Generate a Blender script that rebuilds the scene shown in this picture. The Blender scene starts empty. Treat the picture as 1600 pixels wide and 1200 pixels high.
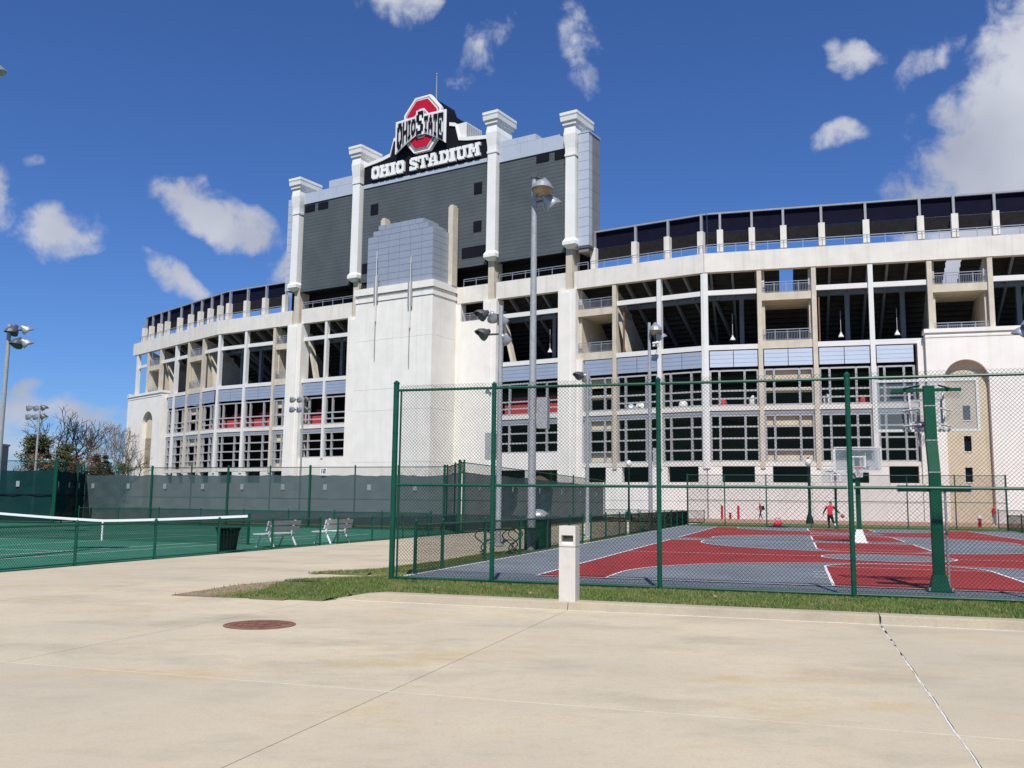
import bpy, math, random
from math import sin, cos, pi, radians, sqrt, atan2, hypot
from mathutils import Matrix, Vector

# ------------------------------------------------------------------ camera, sky, sun, exposure
S = bpy.context.scene
COL = S.collection
random.seed(7)
PITCH, ROLL, CAMZ = math.atan(184.5 / 1445.0), 0.0115, 1.64
_f = Vector((0, cos(PITCH), sin(PITCH)))
_r0 = Vector((1, 0, 0))
_u0 = Vector((0, -sin(PITCH), cos(PITCH)))
_U = cos(ROLL) * _u0 - sin(ROLL) * _r0
_R = cos(ROLL) * _r0 + sin(ROLL) * _u0
cd = bpy.data.cameras.new('Camera')
cam = bpy.data.objects.new('Camera', cd)
COL.objects.link(cam)
cam.matrix_world = Matrix(((_R.x, _U.x, -_f.x, 0), (_R.y, _U.y, -_f.y, 0), (_R.z, _U.z, -_f.z, CAMZ), (0, 0, 0, 1)))
cd.sensor_width = 36.0
cd.lens = 36.0 * 1445.0 / 1600.0
cd.clip_start = 0.1
cd.clip_end = 6000
S.camera = cam

SUN_EL, SUN_AZ = radians(55), radians(182.4)          # azimuth clockwise from +Y: the sun stands behind the camera
to_sun = Vector((sin(SUN_AZ) * cos(SUN_EL), cos(SUN_AZ) * cos(SUN_EL), sin(SUN_EL)))
sl = bpy.data.lights.new('Sun', 'SUN')
sl.energy = 4.6
sl.angle = radians(0.53)
sl.color = (1.0, 0.965, 0.91)
so = bpy.data.objects.new('Sun', sl)
COL.objects.link(so)
so.rotation_euler = to_sun.to_track_quat('Z', 'Y').to_euler()

W = bpy.data.worlds.new('World')
S.world = W
W.use_nodes = True
nt = W.node_tree
nt.nodes.clear()
def WN(t, **k):
    n = nt.nodes.new(t)
    for a, b in k.items():
        setattr(n, a, b)
    return n
sky = WN('ShaderNodeTexSky', sky_type='NISHITA', sun_disc=False, sun_elevation=SUN_EL, sun_rotation=SUN_AZ,
         altitude=250, air_density=1.0, dust_density=0.35, ozone_density=2.6)
hsv = WN('ShaderNodeVectorMath', operation='MULTIPLY')
hsv.inputs[1].default_value = (0.345, 0.535, 0.875)      # clear, dry spring air: a deep blue sky
nt.links.new(sky.outputs[0], hsv.inputs[0])
tc = WN('ShaderNodeTexCoord')
sep = WN('ShaderNodeSeparateXYZ')
nt.links.new(tc.outputs['Generated'], sep.inputs[0])
az = WN('ShaderNodeMath', operation='ARCTAN2')
nt.links.new(sep.outputs[0], az.inputs[0]); nt.links.new(sep.outputs[1], az.inputs[1])
el = WN('ShaderNodeMath', operation='ARCSINE')
nt.links.new(sep.outputs[2], el.inputs[0])
cmb = WN('ShaderNodeCombineXYZ')
nt.links.new(az.outputs[0], cmb.inputs[0]); nt.links.new(el.outputs[0], cmb.inputs[1])
def wnoise(scale, detail, rough, dist=0.0, off=0.0):
    n = WN('ShaderNodeTexNoise')
    n.inputs['Scale'].default_value = scale
    n.inputs['Detail'].default_value = detail
    n.inputs['Roughness'].default_value = rough
    n.inputs['Distortion'].default_value = dist
    m = WN('ShaderNodeMapping'); m.inputs['Location'].default_value = (off, off * .7, 0)
    nt.links.new(cmb.outputs[0], m.inputs[0]); nt.links.new(m.outputs[0], n.inputs['Vector'])
    return n.outputs[0]
def wwarp(src, scale, detail, amt):
    n = WN('ShaderNodeTexNoise'); n.inputs['Scale'].default_value = scale; n.inputs['Detail'].default_value = detail; n.inputs['Roughness'].default_value = .6
    nt.links.new(cmb.outputs[0], n.inputs['Vector'])
    s = WN('ShaderNodeVectorMath', operation='SUBTRACT'); nt.links.new(n.outputs['Color'], s.inputs[0]); s.inputs[1].default_value = (.5, .5, .5)
    m = WN('ShaderNodeVectorMath', operation='MULTIPLY_ADD'); nt.links.new(s.outputs[0], m.inputs[0]); m.inputs[1].default_value = (amt, amt, 0); nt.links.new(src, m.inputs[2])
    return m.outputs[0]
warped = wwarp(cmb.outputs[0], 14, 2, .06)
nA = wnoise(26, 8, 0.62, 0.25, 3.1)
nB = wnoise(6, 3, 0.5, 0.0, 9.7)
# clouds: azimuth, elevation, half width, half height, tilt (degrees), body (lower is more wispy)
CLOUDS = [(-7.9, 30.7, 3.1, 3.2, 0, 1.15), (-2.2, 27.0, 3.0, 1.2, 45, .5), (3.9, 27.4, 1.4, 3.0, 12, .42),
          (-18.4, 16.7, 4.4, 1.6, -18, 1.05), (-20.2, 13.0, 2.9, 1.1, -28, .8), (-27.2, 14.6, 2.9, 1.7, 10, .8),
          (-31.0, 15.8, 2.8, 2.0, -30, .75), (-28.2, 18.2, 1.0, .5, 0, .45), (-13.9, 13.4, 1.4, 1.9, 0, .7),
          (34.4, 17.8, 14.5, 10.2, 47, 1.75), (20.9, 25.4, 2.2, 1.1, -12, .75), (20.2, 21.2, 2.4, 1.0, 12, .78),
          (25.3, 24.8, 2.4, 1.0, 25, .5), (-26.5, 4.3, 7.0, 1.3, 4, .62), (-29.0, 2.2, 8.0, 1.2, 0, .6)]
acc = None
for (ca, ce, rx, ry, tilt, amp) in CLOUDS:
    m = WN('ShaderNodeMapping', vector_type='TEXTURE')
    m.inputs['Location'].default_value = (radians(ca), radians(ce), 0)
    m.inputs['Rotation'].default_value = (0, 0, radians(tilt))
    m.inputs['Scale'].default_value = (radians(rx), radians(ry), 1)
    nt.links.new(warped, m.inputs[0])
    ln = WN('ShaderNodeVectorMath', operation='DOT_PRODUCT'); nt.links.new(m.outputs[0], ln.inputs[0]); nt.links.new(m.outputs[0], ln.inputs[1])
    a1 = WN('ShaderNodeMath', operation='MULTIPLY_ADD'); nt.links.new(ln.outputs['Value'], a1.inputs[0]); a1.inputs[1].default_value = -amp; a1.inputs[2].default_value = amp
    if acc is None: acc = a1.outputs[0]
    else:
        mx = WN('ShaderNodeMath', operation='MAXIMUM'); nt.links.new(acc, mx.inputs[0]); nt.links.new(a1.outputs[0], mx.inputs[1]); acc = mx.outputs[0]
a2 = WN('ShaderNodeMath', operation='MULTIPLY_ADD'); nt.links.new(nA, a2.inputs[0]); a2.inputs[1].default_value = 1.9; a2.inputs[2].default_value = -1.0
a3 = WN('ShaderNodeMath', operation='ADD'); nt.links.new(a2.outputs[0], a3.inputs[0]); nt.links.new(acc, a3.inputs[1])
mr = WN('ShaderNodeMapRange', interpolation_type='SMOOTHSTEP'); nt.links.new(a3.outputs[0], mr.inputs[0])
mr.inputs[1].default_value = .02; mr.inputs[2].default_value = .78; mr.inputs[3].default_value = 0.0; mr.inputs[4].default_value = .94
acc = mr.outputs[0]
cr = WN('ShaderNodeMix', data_type='RGBA')
cr.inputs['A'].default_value = (2.7, 2.95, 3.7, 1)
cr.inputs['B'].default_value = (5.3, 5.45, 6.0, 1)
cmr = WN('ShaderNodeMapRange'); nt.links.new(nB, cmr.inputs[0]); cmr.inputs[1].default_value = .3; cmr.inputs[2].default_value = .7
nt.links.new(cmr.outputs[0], cr.inputs['Factor'])
mixc = WN('ShaderNodeMix', data_type='RGBA')
nt.links.new(acc, mixc.inputs['Factor']); nt.links.new(hsv.outputs[0], mixc.inputs['A']); nt.links.new(cr.outputs['Result'], mixc.inputs['B'])
bg = WN('ShaderNodeBackground'); bg.inputs['Strength'].default_value = 0.11
nt.links.new(mixc.outputs['Result'], bg.inputs['Color'])
W.cycles.sampling_method = 'MANUAL'
W.cycles.sample_map_resolution = 256
wo = WN('ShaderNodeOutputWorld'); nt.links.new(bg.outputs[0], wo.inputs[0])

S.view_settings.view_transform = 'Standard'
S.view_settings.look = 'None'
S.view_settings.exposure = 0.25
S.view_settings.gamma = 1.0
S.view_settings.use_curve_mapping = False
S.cycles.max_bounces = 6
S.cycles.diffuse_bounces = 3
S.cycles.glossy_bounces = 2

# ------------------------------------------------------------------ materials
MATS = {}
def mat(name, col, rough=.8, var=.12, scale=2.0, bump=0.0, bscale=40.0, metal=0.0, streak=0.0, tint=None, spec=.3, detail=5, coord='pos'):
    if name in MATS:
        return MATS[name]
    m = bpy.data.materials.new(name); m.use_nodes = True
    t = m.node_tree; b = t.nodes['Principled BSDF']
    b.inputs['Roughness'].default_value = rough
    b.inputs['Metallic'].default_value = metal
    b.inputs['Specular IOR Level'].default_value = spec
    N = lambda ty: t.nodes.new(ty)
    if var > 0:
        g = N('ShaderNodeNewGeometry'); src = g.outputs['Position']
        n1 = N('ShaderNodeTexNoise'); n1.inputs['Scale'].default_value = scale; n1.inputs['Detail'].default_value = detail; n1.inputs['Roughness'].default_value = .6
        t.links.new(src, n1.inputs['Vector'])
        mr = N('ShaderNodeMapRange'); mr.inputs[1].default_value = .28; mr.inputs[2].default_value = .72
        t.links.new(n1.outputs[0], mr.inputs[0])
        mx = N('ShaderNodeMix'); mx.data_type = 'RGBA'
        lo = tint if tint else tuple(c * (1 - var) for c in col)
        hi = tuple(min(1, c * (1 + var * .8)) for c in col)
        mx.inputs['A'].default_value = (*lo, 1); mx.inputs['B'].default_value = (*hi, 1)
        t.links.new(mr.outputs[0], mx.inputs['Factor'])
        out = mx.outputs['Result']
        if streak > 0:
            mp = N('ShaderNodeMapping'); mp.inputs['Scale'].default_value = (1.6, 1.6, .07); t.links.new(src, mp.inputs[0])
            n2 = N('ShaderNodeTexNoise'); n2.inputs['Scale'].default_value = 1.0; n2.inputs['Detail'].default_value = 6
            t.links.new(mp.outputs[0], n2.inputs['Vector'])
            r2 = N('ShaderNodeMapRange'); r2.inputs[1].default_value = .52; r2.inputs[2].default_value = .8; r2.inputs[3].default_value = 0; r2.inputs[4].default_value = streak
            t.links.new(n2.outputs[0], r2.inputs[0])
            m2 = N('ShaderNodeMix'); m2.data_type = 'RGBA'
            t.links.new(r2.outputs[0], m2.inputs['Factor']); t.links.new(out, m2.inputs['A'])
            m2.inputs['B'].default_value = (col[0] * .62, col[1] * .55, col[2] * .43, 1)
            out = m2.outputs['Result']
        t.links.new(out, b.inputs['Base Color'])
        if bump > 0:
            n3 = N('ShaderNodeTexNoise'); n3.inputs['Scale'].default_value = bscale; n3.inputs['Detail'].default_value = 4
            t.links.new(src, n3.inputs['Vector'])
            bp = N('ShaderNodeBump'); bp.inputs['Strength'].default_value = bump; bp.inputs['Distance'].default_value = .02
            t.links.new(n3.outputs[0], bp.inputs['Height']); t.links.new(bp.outputs[0], b.inputs['Normal'])
    else:
        b.inputs['Base Color'].default_value = (*col, 1)
    MATS[name] = m
    return m

M_white = mat('white_concrete', (.79, .75, .685), .85, .07, .5, .05, 3, streak=.24, detail=8)
M_band = mat('band_concrete', (.70, .66, .59), .85, .09, .6, .05, 3, streak=.4, detail=8)
M_beige = mat('beige_concrete', (.56, .50, .395), .88, .13, .8, .05, 5, streak=.45)
M_arch = mat('arch_concrete', (.60, .51, .37), .88, .08, .6, .05, 5, streak=.3)
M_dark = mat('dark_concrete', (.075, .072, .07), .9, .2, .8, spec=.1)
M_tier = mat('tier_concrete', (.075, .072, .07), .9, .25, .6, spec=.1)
M_steelw = mat('white_steel', (.70, .685, .65), .5, .04, 1.0)
M_steelg = mat('grey_steel', (.30, .31, .33), .5, .12, 1.5)
M_mull = mat('window_frame_metal', (.46, .455, .45), .45, .1, 2.0, metal=.2)
M_blue = mat('blue_grey_cladding', (.36, .41, .50), .42, .07, .4, metal=.25)
M_bluel = mat('pale_cladding', (.56, .62, .70), .42, .05, .4, metal=.25)
M_box = mat('penthouse_cladding', (.34, .375, .43), .42, .06, .35, metal=.25)
M_sb = mat('scoreboard_cladding', (.092, .106, .111), .6, .14, .25, metal=.1, spec=.15)
M_inner = mat('inner_steel', (.24, .25, .27), .6, .1, .5, spec=.1)
M_sbl = mat('scoreboard_frame', (.50, .535, .585), .42, .05, .4, metal=.2)
M_sbs = mat('scoreboard_side', (.23, .215, .205), .6, .12, 1.0)
M_col = mat('column_white', (.78, .765, .72), .6, .05, .5, streak=.08)
M_black = mat('sign_black', (.009, .009, .014), .6, 0, spec=.12)
M_letter = mat('letter_white', (.82, .81, .78), .5, 0)
M_red = mat('emblem_red', (.50, .008, .028), .4, 0)
M_embg = mat('emblem_grey', (.28, .28, .29), .45, 0)
M_screen = mat('screen_navy', (.008, .008, .020), .8, .2, 1.0, spec=.05)
M_screenl = mat('screen_charcoal', (.020, .018, .018), .9, .25, 2.0, spec=.05)
M_rail = mat('rail_grey', (.32, .34, .38), .4, .08, 3, metal=.3)
M_banner = mat('banner_red', (.43, .045, .055), .7, .12, 1.5)
M_green = mat('fence_green', (.004, .072, .040), .4, .18, 3, spec=.3)
M_wire = mat('wire_green', (.007, .020, .014), .6, 0, spec=.05)
M_wired = mat('wire_dark', (.008, .018, .014), .6, 0, spec=.05)
M_galv = mat('galvanised_steel', (.37, .375, .37), .5, .2, 9, metal=.2)
M_lamp = mat('lamp_housing', (.42, .43, .44), .35, .12, 6, metal=.5)
M_lampd = mat('lamp_housing_dark', (.10, .10, .10), .4, .15, 6, metal=.3)
M_glassl = mat('lamp_lens', (.40, .33, .22), .15, .2, 6, spec=.7)
M_bollard = mat('bollard_concrete', (.60, .565, .49), .85, .08, 6, .15, 60)
M_plastic = mat('bench_white', (.72, .72, .69), .5, .06, 6)
M_dgreen = mat('dark_green_metal', (.006, .04, .026), .4, .15, 8)
M_bin = mat('bin_slat', (.006, .020, .015), .5, .2, 8, spec=.15)
M_pole = mat('hoop_green', (.006, .080, .046), .6, .15, 4, spec=.15)
M_grey = mat('sidewalk', (.50, .46, .39), .9, .1, 1.2, .1, 30)
M_brick = mat('brick_paving', (.40, .22, .165), .9, .16, 2.5, .05, 30)
M_reds = mat('safety_red', (.58, .02, .03), .45, .06, 4)
M_skin = mat('skin', (.42, .25, .17), .6, 0)
M_navy = mat('navy_cloth', (.012, .014, .032), .85, 0)
M_vest = mat('red_cloth', (.62, .03, .055), .8, .06, 9)
M_shorts = mat('black_cloth', (.014, .014, .018), .85, 0)
M_jeans = mat('denim', (.03, .04, .075), .85, 0)
M_shoe = mat('shoe_white', (.75, .75, .73), .6, 0)
M_hair = mat('hair_dark', (.02, .014, .01), .7, 0)
M_ball = mat('ball_orange', (.42, .12, .04), .6, .1, 30)
M_trunk = mat('bark', (.075, .058, .045), .9, .3, 3)
M_trunkp = mat('pale_bark', (.30, .26, .22), .9, .2, 2)
M_netw = mat('net_tape', (.78, .78, .76), .7, 0)
M_line = mat('court_line', (.74, .74, .72), .7, .05, 6)
M_cred = mat('court_red', (.27, .036, .037), .8, .2, .7, .04, 90, spec=.1)
M_cgrey = mat('court_grey', (.165, .183, .205), .8, .2, .7, .04, 90, spec=.1)
M_tgreen = mat('tennis_green', (.040, .165, .105), .8, .2, .7, .03, 90, spec=.1)
M_rust = mat('rusty_iron', (.20, .098, .066), .75, .4, 9, .3, 60)
M_seal = mat('joint_pale', (.64, .60, .52), .8, .25, 9)
M_sealw = mat('joint_white', (.62, .60, .55), .8, .3, 9)
M_seald = mat('joint_dark', (.32, .27, .195), .9, .3, 9)
M_crack = mat('joint_black', (.035, .032, .028), .9, .3, 9)
M_leaf = mat('dead_leaf', (.32, .19, .09), .8, .3, 15)

def glass(name, alpha, col, rough=.05):
    m = bpy.data.materials.new(name); m.use_nodes = True
    t = m.node_tree; b = t.nodes['Principled BSDF']; o = t.nodes['Material Output']
    b.inputs['Base Color'].default_value = (*col, 1); b.inputs['Roughness'].default_value = rough
    if rough > .5: b.inputs['Specular IOR Level'].default_value = 0
    tr = t.nodes.new('ShaderNodeBsdfTransparent'); mx = t.nodes.new('ShaderNodeMixShader'); mx.inputs[0].default_value = alpha
    t.links.new(tr.outputs[0], mx.inputs[1]); t.links.new(b.outputs[0], mx.inputs[2]); t.links.new(mx.outputs[0], o.inputs[0])
    return m
M_bglass = glass('backboard_glass', .22, (.32, .38, .40))
M_wind = glass('windscreen_grey', .93, (.056, .086, .090), .9)
M_windd = glass('windscreen_green', .97, (.008, .036, .036), .9)
M_net = glass('net_mesh', .40, (.012, .03, .022), .9)

def pave_mat(name='drive_concrete', g_=1.0):
    "old sandy concrete: soft grey and rust blotches drawn out along the drive, fine speckle"
    m = bpy.data.materials.new(name); m.use_nodes = True
    t = m.node_tree; b = t.nodes['Principled BSDF']; b.inputs['Roughness'].default_value = .88; b.inputs['Specular IOR Level'].default_value = .25
    N = t.nodes.new; L = t.links.new
    g = N('ShaderNodeNewGeometry')
    def noise(scale, stretch=(1, 1, 1), detail=6, rough=.6, rot=0):
        mp = N('ShaderNodeMapping'); mp.inputs['Scale'].default_value = stretch; mp.inputs['Rotation'].default_value = (0, 0, rot)
        n = N('ShaderNodeTexNoise'); n.inputs['Scale'].default_value = scale; n.inputs['Detail'].default_value = detail; n.inputs['Roughness'].default_value = rough
        L(g.outputs['Position'], mp.inputs[0]); L(mp.outputs[0], n.inputs['Vector']); return n.outputs[0]
    def rng(v, a, b_, c, d):
        r = N('ShaderNodeMapRange'); L(v, r.inputs[0]); r.inputs[1].default_value = a; r.inputs[2].default_value = b_; r.inputs[3].default_value = c; r.inputs[4].default_value = d; return r.outputs[0]
    def mix(f, a, col):
        x = N('ShaderNodeMix'); x.data_type = 'RGBA'; L(f, x.inputs['Factor'])
        if isinstance(a, tuple): x.inputs['A'].default_value = (*a, 1)
        else: L(a, x.inputs['A'])
        x.inputs['B'].default_value = (*[c * g_ for c in col], 1); return x.outputs['Result']
    o = mix(rng(noise(.30, detail=5), .36, .64, 0, 1), (.545 * g_, .465 * g_, .32 * g_), (.445, .385, .285))
    o = mix(rng(noise(.55, (.75, 1.3, 1), 9, .68, .3), .50, .68, 0, .8), o, (.315, .275, .205))          # grey damp patches
    o = mix(rng(noise(.8, (.7, 1.3, 1), 10, .72, .9), .53, .70, 0, .9), o, (.46, .325, .15))             # rust and clay stains
    o = mix(rng(noise(5, detail=10, rough=.78), .50, .74, 0, .55), o, (.33, .285, .21))                   # scuffs
    o = mix(rng(noise(38, detail=5, rough=.7), .48, .72, 0, .5), o, (.31, .265, .19))                     # aggregate
    o = mix(rng(noise(30, detail=5, rough=.7, rot=1.1), .54, .76, 0, .5), o, (.62, .56, .44))
    oi = N('ShaderNodeObjectInfo')                       # no two castings have quite the same tone
    o = mix(rng(oi.outputs['Random'], 0, 1, 0, .42), o, (.40, .345, .26))
    L(o, b.inputs['Base Color'])
    bp = N('ShaderNodeBump'); bp.inputs['Strength'].default_value = .25; bp.inputs['Distance'].default_value = .004
    L(noise(220, detail=3), bp.inputs['Height']); L(bp.outputs[0], b.inputs['Normal'])
    return m
M_pave = pave_mat()
M_kerb = pave_mat('kerb_concrete', .82)

# ------------------------------------------------------------------ helpers
WM = {}                                               # world matrix of each object at build time
def put(o, mtx, parent=None):
    o.matrix_basis = mtx
    WM[o.name] = mtx.copy()
    if parent is not None:
        o.parent = parent
        o.matrix_parent_inverse = WM[parent.name].inverted()
def tag(o, label=None, cat=None, group=None, kind=None):
    if label: o['label'] = label
    if cat: o['category'] = cat
    if group: o['group'] = group
    if kind: o['kind'] = kind
    return o
def empty(name, loc, rz=0, label=None, cat=None, group=None, kind=None, parent=None):
    o = bpy.data.objects.new(name, None); COL.objects.link(o); o.empty_display_size = .3
    put(o, Matrix.Translation(Vector(loc)) @ Matrix.Rotation(rz, 4, 'Z'), parent)
    return tag(o, label, cat, group, kind)
def mesh(name, V, F, mats, smooth=False, fm=None):
    me = bpy.data.meshes.new(name)
    me.from_pydata([tuple(v) for v in V], [], F)
    for m in (mats if isinstance(mats, (list, tuple)) else [mats]):
        me.materials.append(m)
    if smooth:
        me.polygons.foreach_set('use_smooth', [True] * len(me.polygons))
    if fm:
        me.polygons.foreach_set('material_index', fm)
    me.update()
    return me
def obj(name, me, parent=None, mtx=None):
    o = bpy.data.objects.new(name, me); COL.objects.link(o)
    put(o, mtx if mtx is not None else Matrix.Identity(4), parent)
    return o
class Fr:
    "a plan frame: a runs along, b runs away to the left of a, z up"
    def __init__(s, o, ang):
        s.o = Vector((o[0], o[1], 0)); s.ang = ang; s.ex = Vector((cos(ang), sin(ang), 0)); s.ey = Vector((-sin(ang), cos(ang), 0))
    def pt(s, a, b, z=0):
        return s.o + s.ex * a + s.ey * b + Vector((0, 0, z))
    def mtx(s, a=0, b=0, z=0, rz=0):
        return Matrix.Translation(s.pt(a, b, z)) @ Matrix.Rotation(s.ang + rz, 4, 'Z')
def frame2(p, q):
    return Fr(p, atan2(q[1] - p[1], q[0] - p[0]))
_bc = {}
BF = [(0, 3, 2, 1), (4, 5, 6, 7), (0, 1, 5, 4), (1, 2, 6, 5), (2, 3, 7, 6), (3, 0, 4, 7)]
def box_verts(a0, a1, b0, b1, z0, z1):
    return [(a0, b0, z0), (a1, b0, z0), (a1, b1, z0), (a0, b1, z0), (a0, b0, z1), (a1, b0, z1), (a1, b1, z1), (a0, b1, z1)]
def fbox(fr, name, a0, a1, b0, b1, z0, z1, m, parent=None):
    "one box part in a frame; alike boxes share their mesh"
    k = (round(a1 - a0, 3), round(b1 - b0, 3), round(z1 - z0, 3), m.name)
    if k not in _bc:
        x, y, z = k[0] / 2, k[1] / 2, k[2]
        _bc[k] = mesh(name, box_verts(-x, x, -y, y, 0, z), BF, m)
    return obj(name, _bc[k], parent, fr.mtx((a0 + a1) / 2, (b0 + b1) / 2, z0))
class MB:
    "collects shapes in frame coordinates and links them as one mesh"
    def __init__(s): s.V = []; s.F = []; s.fm = []
    def add(s, V, F, mi=0):
        n = len(s.V); s.V += [tuple(v) for v in V]; s.F += [tuple(i + n for i in f) for f in F]; s.fm += [mi] * len(F); return s
    def box(s, a0, a1, b0, b1, z0, z1, mi=0): return s.add(box_verts(a0, a1, b0, b1, z0, z1), BF, mi)
    def bar(s, p, q, r, n=6, r2=None, mi=0, cap=True):
        p = Vector(p); q = Vector(q); d = q - p
        if d.length < 1e-6: return s
        d.normalize(); x = d.orthogonal().normalized(); y = d.cross(x); r2 = r if r2 is None else r2
        V = [p + (x * cos(2 * pi * i / n) + y * sin(2 * pi * i / n)) * r for i in range(n)] + [q + (x * cos(2 * pi * i / n) + y * sin(2 * pi * i / n)) * r2 for i in range(n)]
        F = [(i, (i + 1) % n, n + (i + 1) % n, n + i) for i in range(n)]
        if cap: F += [tuple(reversed(range(n))), tuple(range(n, 2 * n))]
        return s.add(V, F, mi)
    def tube(s, pts, r, n=6, mi=0):
        for p, q in zip(pts, pts[1:]): s.bar(p, q, r, n, mi=mi)
        return s
    def lathe(s, prof, n=16, c=(0, 0, 0), mi=0, axis=None):
        "profile of (radius, height) round z, or round the given axis"
        c = Vector(c); ax = Vector(axis).normalized() if axis else Vector((0, 0, 1)); x = ax.orthogonal().normalized(); y = ax.cross(x)
        V = []; F = []
        for (r, h) in prof:
            V += [c + ax * h + (x * cos(2 * pi * i / n) + y * sin(2 * pi * i / n)) * r for i in range(n)]
        for j in range(len(prof) - 1):
            F += [(j * n + i, j * n + (i + 1) % n, (j + 1) * n + (i + 1) % n, (j + 1) * n + i) for i in range(n)]
        F += [tuple(reversed(range(n))), tuple(range((len(prof) - 1) * n, len(prof) * n))]
        return s.add(V, F, mi)
    def prism(s, poly, b0, b1, mi=0):
        "outline in (a, z), thickness from b0 to b1"
        n = len(poly); V = [(p[0], b0, p[1]) for p in poly] + [(p[0], b1, p[1]) for p in poly]
        return s.add(V, [tuple(range(n)), tuple(reversed(range(n, 2 * n)))] + [(i, n + i, n + (i + 1) % n, (i + 1) % n) for i in range(n)], mi)
    def plan(s, poly, z0, z1, mi=0):
        n = len(poly); V = [(p[0], p[1], z0) for p in poly] + [(p[0], p[1], z1) for p in poly]
        return s.add(V, [tuple(reversed(range(n))), tuple(range(n, 2 * n))] + [(i, (i + 1) % n, n + (i + 1) % n, n + i) for i in range(n)], mi)
    def build(s, name, m, parent=None, fr=None, mtx=None, smooth=False):
        if not s.V: return None
        mt = mtx if mtx is not None else (fr.mtx() if fr else Matrix.Identity(4))
        # origin at the middle of the shape's base
        lo = [min(v[i] for v in s.V) for i in range(3)]; hi = [max(v[i] for v in s.V) for i in range(3)]
        c = Vector(((lo[0] + hi[0]) / 2, (lo[1] + hi[1]) / 2, lo[2]))
        V = [(v[0] - c[0], v[1] - c[1], v[2] - c[2]) for v in s.V]
        me = mesh(name, V, s.F, m, smooth, s.fm if isinstance(m, (list, tuple)) else None)
        return obj(name, me, parent, mt @ Matrix.Translation(c))
def kids(o): return [c for c in bpy.data.objects if c.parent == o]
def copy_tree(o, mtx, parent=None, label=None, group=None, cache={}):
    "a copy of a thing with copies of its parts and sub-parts, moved to mtx"
    d = o.copy(); COL.objects.link(d)
    d.matrix_basis = mtx
    if label: d['label'] = label
    if group: d['group'] = group
    WM[d.name] = mtx.copy()
    rel = mtx @ WM[o.name].inverted()
    def rec(src, dst):
        for c in TREE.get(src.name, []):
            e = c.copy(); COL.objects.link(e); e.parent = dst; e.matrix_parent_inverse = c.matrix_parent_inverse
            WM[e.name] = rel @ WM[c.name]; rec(c, e)
    rec(o, d)
    return d
TREE = {}
def index_tree(o):
    TREE[o.name] = kids(o)
    for c in TREE[o.name]: index_tree(c)

SITE = Fr((-2.3, 18.3), atan2(-.2935, .956))          # a along the court fence, b away from the road
GZ = 0.12                                             # level of lawn and courts above the drive

# ------------------------------------------------------------------ ground
def sheet(name, fr, poly, z, m, parent=None, kind=None, label=None):
    V = [(p[0], p[1], 0) for p in poly]
    cx = sum(v[0] for v in V) / len(V); cy = sum(v[1] for v in V) / len(V)
    o = obj(name, mesh(name, [(v[0] - cx, v[1] - cy, 0) for v in V], [tuple(range(len(V)))], m), parent, fr.mtx(cx, cy, z))
    return tag(o, label, None, None, kind)
M_earth = mat('lawn_earth', (.12, .125, .045), .95, .35, .5, .2, 8)
M_far = mat('far_ground', (.10, .11, .055), .95, .3, .05)
_N = 24
obj('ground', mesh('ground', [(0, 100, 0)] + [(3000 * cos(2 * pi * i / _N), 100 + 3000 * sin(2 * pi * i / _N), 0) for i in range(_N)],
    [(0, 1 + i, 1 + (i + 1) % _N) for i in range(_N)], M_far), None, Matrix.Translation((0, 0, -.09)))['kind'] = 'structure'

# the drive: cast slabs with joints between them
drive = empty('concrete_drive', SITE.pt(2, -9, 0), SITE.ang, 'wide sandy concrete drive of large slabs in the foreground', None, None, 'structure')
UJ = [-22.5, -18, -13.5, -9.0, -4.5, 0.0, 4.15, 8.64, 13.1, 17.6, 22.1, 26.6]
VJ = [-29.0, -22.4, -15.8, -9.2, -2.66]
G = .005
for i in range(len(UJ) - 1):
    for j in range(len(VJ) - 1):
        fbox(SITE, 'slab', UJ[i] + G, UJ[i + 1] - G, VJ[j] + G, VJ[j + 1] - G, -.08, 0, M_pave, drive)
# sealed joints: pale strip across, dark hairline away from us, broken pale and black filling at the wide one
for j in (1, 2, 3):
    fbox(SITE, 'joint_filler', UJ[0], UJ[-1], VJ[j] - G * 1.1, VJ[j] + G * 1.1, -.05, -.0005, M_seal if j == 3 else M_seald, drive)
for i, u in enumerate(UJ):
    if u == 8.64: continue
    fbox(SITE, 'joint_filler', u - G, u + G, VJ[0], VJ[-1], -.05, -.004, M_seald, drive)
rnd = random.Random(3)
mb = MB(); md = MB(); v = VJ[0]
while v < VJ[-1] + .02:
    st = rnd.uniform(.1, .35); w = rnd.uniform(.004, .009); o1 = rnd.uniform(-.006, .006)
    (mb if rnd.random() < .68 or v < -5.5 else md).box(8.64 + o1 - w, 8.64 + o1 + w, v, v + st - .002, -.04, .003)
    if rnd.random() < .5: md.box(8.64 + o1 + w + .001, 8.64 + o1 + w + rnd.uniform(.004, .008), v, v + st - .002, -.04, .0025)
    v += st
mb.build('joint_filler', M_sealw, drive, SITE); md.build('joint_gap', M_crack, drive, SITE); fbox(SITE, 'joint_filler', 8.634, 8.646, VJ[0], VJ[-1], -.05, -.003, M_seald, drive)

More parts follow.
